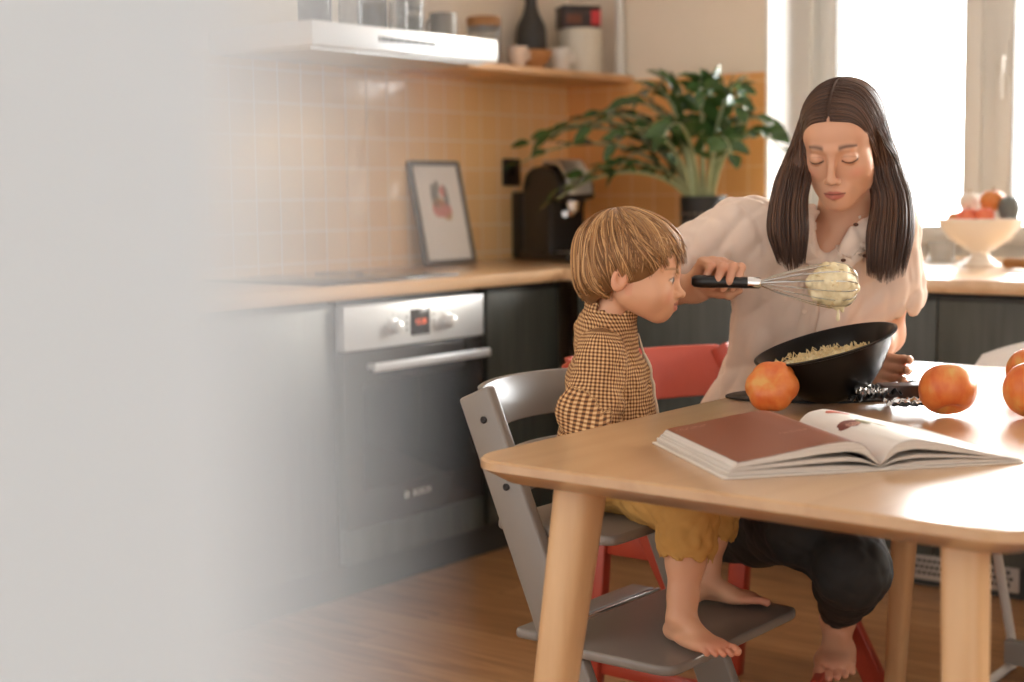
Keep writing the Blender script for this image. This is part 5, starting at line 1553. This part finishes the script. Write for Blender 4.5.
# ---- blond hair
m_blond = hair_mat('blond_hair', srgb(120, 82, 48), srgb(166, 120, 74), srgb(218, 174, 122), .36)
kh = Sdf()
kh.ell((0, -.009, .038), (.0775, .0960, .0770), 0, fr=KF)
kh.ell((0, -.052, -.012), (.058, .042, .050), .03, fr=KF)
kh0 = Sdf(); kh0.p = list(kh.p)
kh.ell((0, .098, -.040), (.12, .062, .096), .008, 's', fr=KF)
kh.ell((0, .026, -.094), (.12, .090, .084), .008, 's', fr=KF)
V, F = kh.mesh(.0034)
khair = mesh_obj('hair', V, F, m_blond, child)
PTH = []
NLK = 170
for lk in range(NLK):
    az0 = -PI+2*PI*(lk+rg.random())/NLK if lk % 3 else rg.uniform(-PI, PI)
    sw0 = rg.normal()*.16; zj = rg.normal()*.012; top = rg.random() < .8; lift0 = rg.uniform(-.001, .0035); flick = rg.random(); len0 = rg.uniform(.004, .017)
    for k in range(10):
        da = rg.normal()*.075
        az = az0+da; c, s_ = math.cos(az), math.sin(az); f = (c+1)/2
        zend = np.interp(abs((az+PI) % (2*PI)-PI), [0, .5, .9, 1.25, 1.6, 2.2, PI], [.050, .048, .036, .016, -.010, -.052, -.060])+zj+rg.normal()*.003
        e_end = math.asin(max(-1, min(1, (zend-.038)/.080)))
        e0 = math.radians(rg.uniform(56, 88)) if top else math.radians(rg.uniform(20, 60))
        n = 7; pts = []
        for i in range(n):
            t = i/(n-1); e = e0+(e_end-e0)*t
            a2 = az0+da*(1-.75*t)+sw0*math.sin(t*2.2)+.55*(1-t)*(1 if s_ > 0 else -1)*f+.10*math.sin(5*t+lk)*t
            cen = np.array((0, -.009-.030*(1-t)*(1 if e0 > 1 else .4), .038))
            pts.append(KF.w(cen+np.array((.0785*math.cos(e)*math.sin(a2), .0970*math.cos(e)*math.cos(a2), .0780*math.sin(e)))))
        q = cat(pts, 22)
        m_ = 22 if zend > -.03 else 17
        q = np.vstack([push_to(kh0, q[:m_], lift0+rg.uniform(-.0008, .0010), 3), q[m_:]])
        out = np.array(KF.R @ np.array((s_*.5, c*.5, -.55)))
        back = abs((az0+PI) % (2*PI)-PI) > 2.0
        L_ = len0*(1.6 if back else (.35 if .75 < abs((az+PI) % (2*PI)-PI) < 2.0 else 1))
        tip = np.array([q[-1]+out*L_*t for t in (.5, 1.)])
        if back: tip[1] += KF.R @ np.array((s_*.012, c*.014, .005))*flick
        PTH.append((np.vstack([q, tip]), rg.uniform(.7, 1.35)))
strand_mesh('strands', PTH, .00115, m_blond, khair)

# ================================================================== whisk with batter (held by the woman)
m_rub = principled('black_handle', srgb(20, 20, 21), .3)
m_wire = principled('whisk_wire', srgb(206, 204, 200), .2, 1)
wd = (WH1-WH0).normalized(); TIP = at(857, 286, 2.700)
wd = (TIP-WH0).normalized()
wk = thing('whisk', 'wire whisk with black handle, its end clogged with pale batter', 'whisk', WH0)
wk.rotation_mode = 'QUATERNION'; wk.rotation_quaternion = wd.to_track_quat('X', 'Z')
Lh = (WH1-WH0).length; Lw = (TIP-WH0).length
MB().lathe([(0, 0), (.007, .001), (.0105, .006), (.0118, .02), (.0108, .05), (.0102, .08), (.0105, Lh*.80), (.0098, Lh*.82), (0, Lh*.82)], 28).build('handle', m_rub, wk, smooth=True).rotation_euler = (0, PI/2, 0)
MB().lathe([(0, Lh*.81), (.0108, Lh*.81), (.0108, Lh*.97), (.0095, Lh), (0, Lh)], 28).build('ferrule', m_chrome, wk, smooth=True).rotation_euler = (0, PI/2, 0)
x0 = Lh*.98; X = Lw-x0
for k in range(7):
    a = PI*k/7+.2; pts = []
    for i in range(33):
        t = -1+2*i/32; at_ = abs(t)
        x = x0+X*(1-at_**2.6); r = .041*math.sin(PI*min(1, (1-at_))**.62*.5)**1.0*math.copysign(1, t) if True else 0
        r = math.copysign(.0035*at_+.0385*(math.sin(PI*at_**1.15)**.85 if 0 < at_ < 1 else 0), t)
        pts.append((x, r*math.cos(a), r*math.sin(a)))
    MB().tube(pts, .00095, 6).build('wire', m_wire, wk, smooth=True)
bt = Sdf()
rb_ = np.random.default_rng(8)
bt.ell((Lw-.043, 0, .000), (.042, .038, .038), 0)
for k in range(46):
    d = rb_.normal(size=3); d /= np.linalg.norm(d); c = np.array((Lw-.044, 0, .000))+d*np.array((.042, .038, .038))*rb_.uniform(.78, 1.0)
    bt.ell(c, rb_.uniform(.005, .012, 3), .006)
bt.cap((Lw-.030, -.004, -.028), (Lw-.024, -.004, -.044), .006, .003, .006)
bn = cloth_noise(240, .0022, 3, 7); bt.warp(lambda P: bn(P), *BIG)
V, F = bt.mesh(.0022); mesh_obj('batter', V, F, m_batter, wk)['label'] = 'lumpy pale batter'
V = []
q = MB()
for k in range(90):
    d = rb_.normal(size=3); d /= np.linalg.norm(d); c = np.array((Lw-.044, 0, .000))+d*np.array((.043, .040, .040)); e = rb_.normal(size=3); e -= d*(e@d); e = e/np.linalg.norm(e)*rb_.uniform(.004, .008)
    q.tube([c-e, c+d*.0015, c+e], [.0006, .0012, .0006], 5)
g2 = q.build('gratings', m_grate, wk, smooth=True); g2['kind'] = 'stuff'
# one blob dripping off
dr_ = at(838, 316, 2.69)
tag(MB().lathe([(0, -.010), (.0028, -.008), (.0036, -.003), (.0026, .004), (.0012, .010), (0, .013)], 14, tuple(dr_)).build('batter_drip', m_batter, smooth='all'), 'small drip of pale batter falling under the whisk', 'batter')
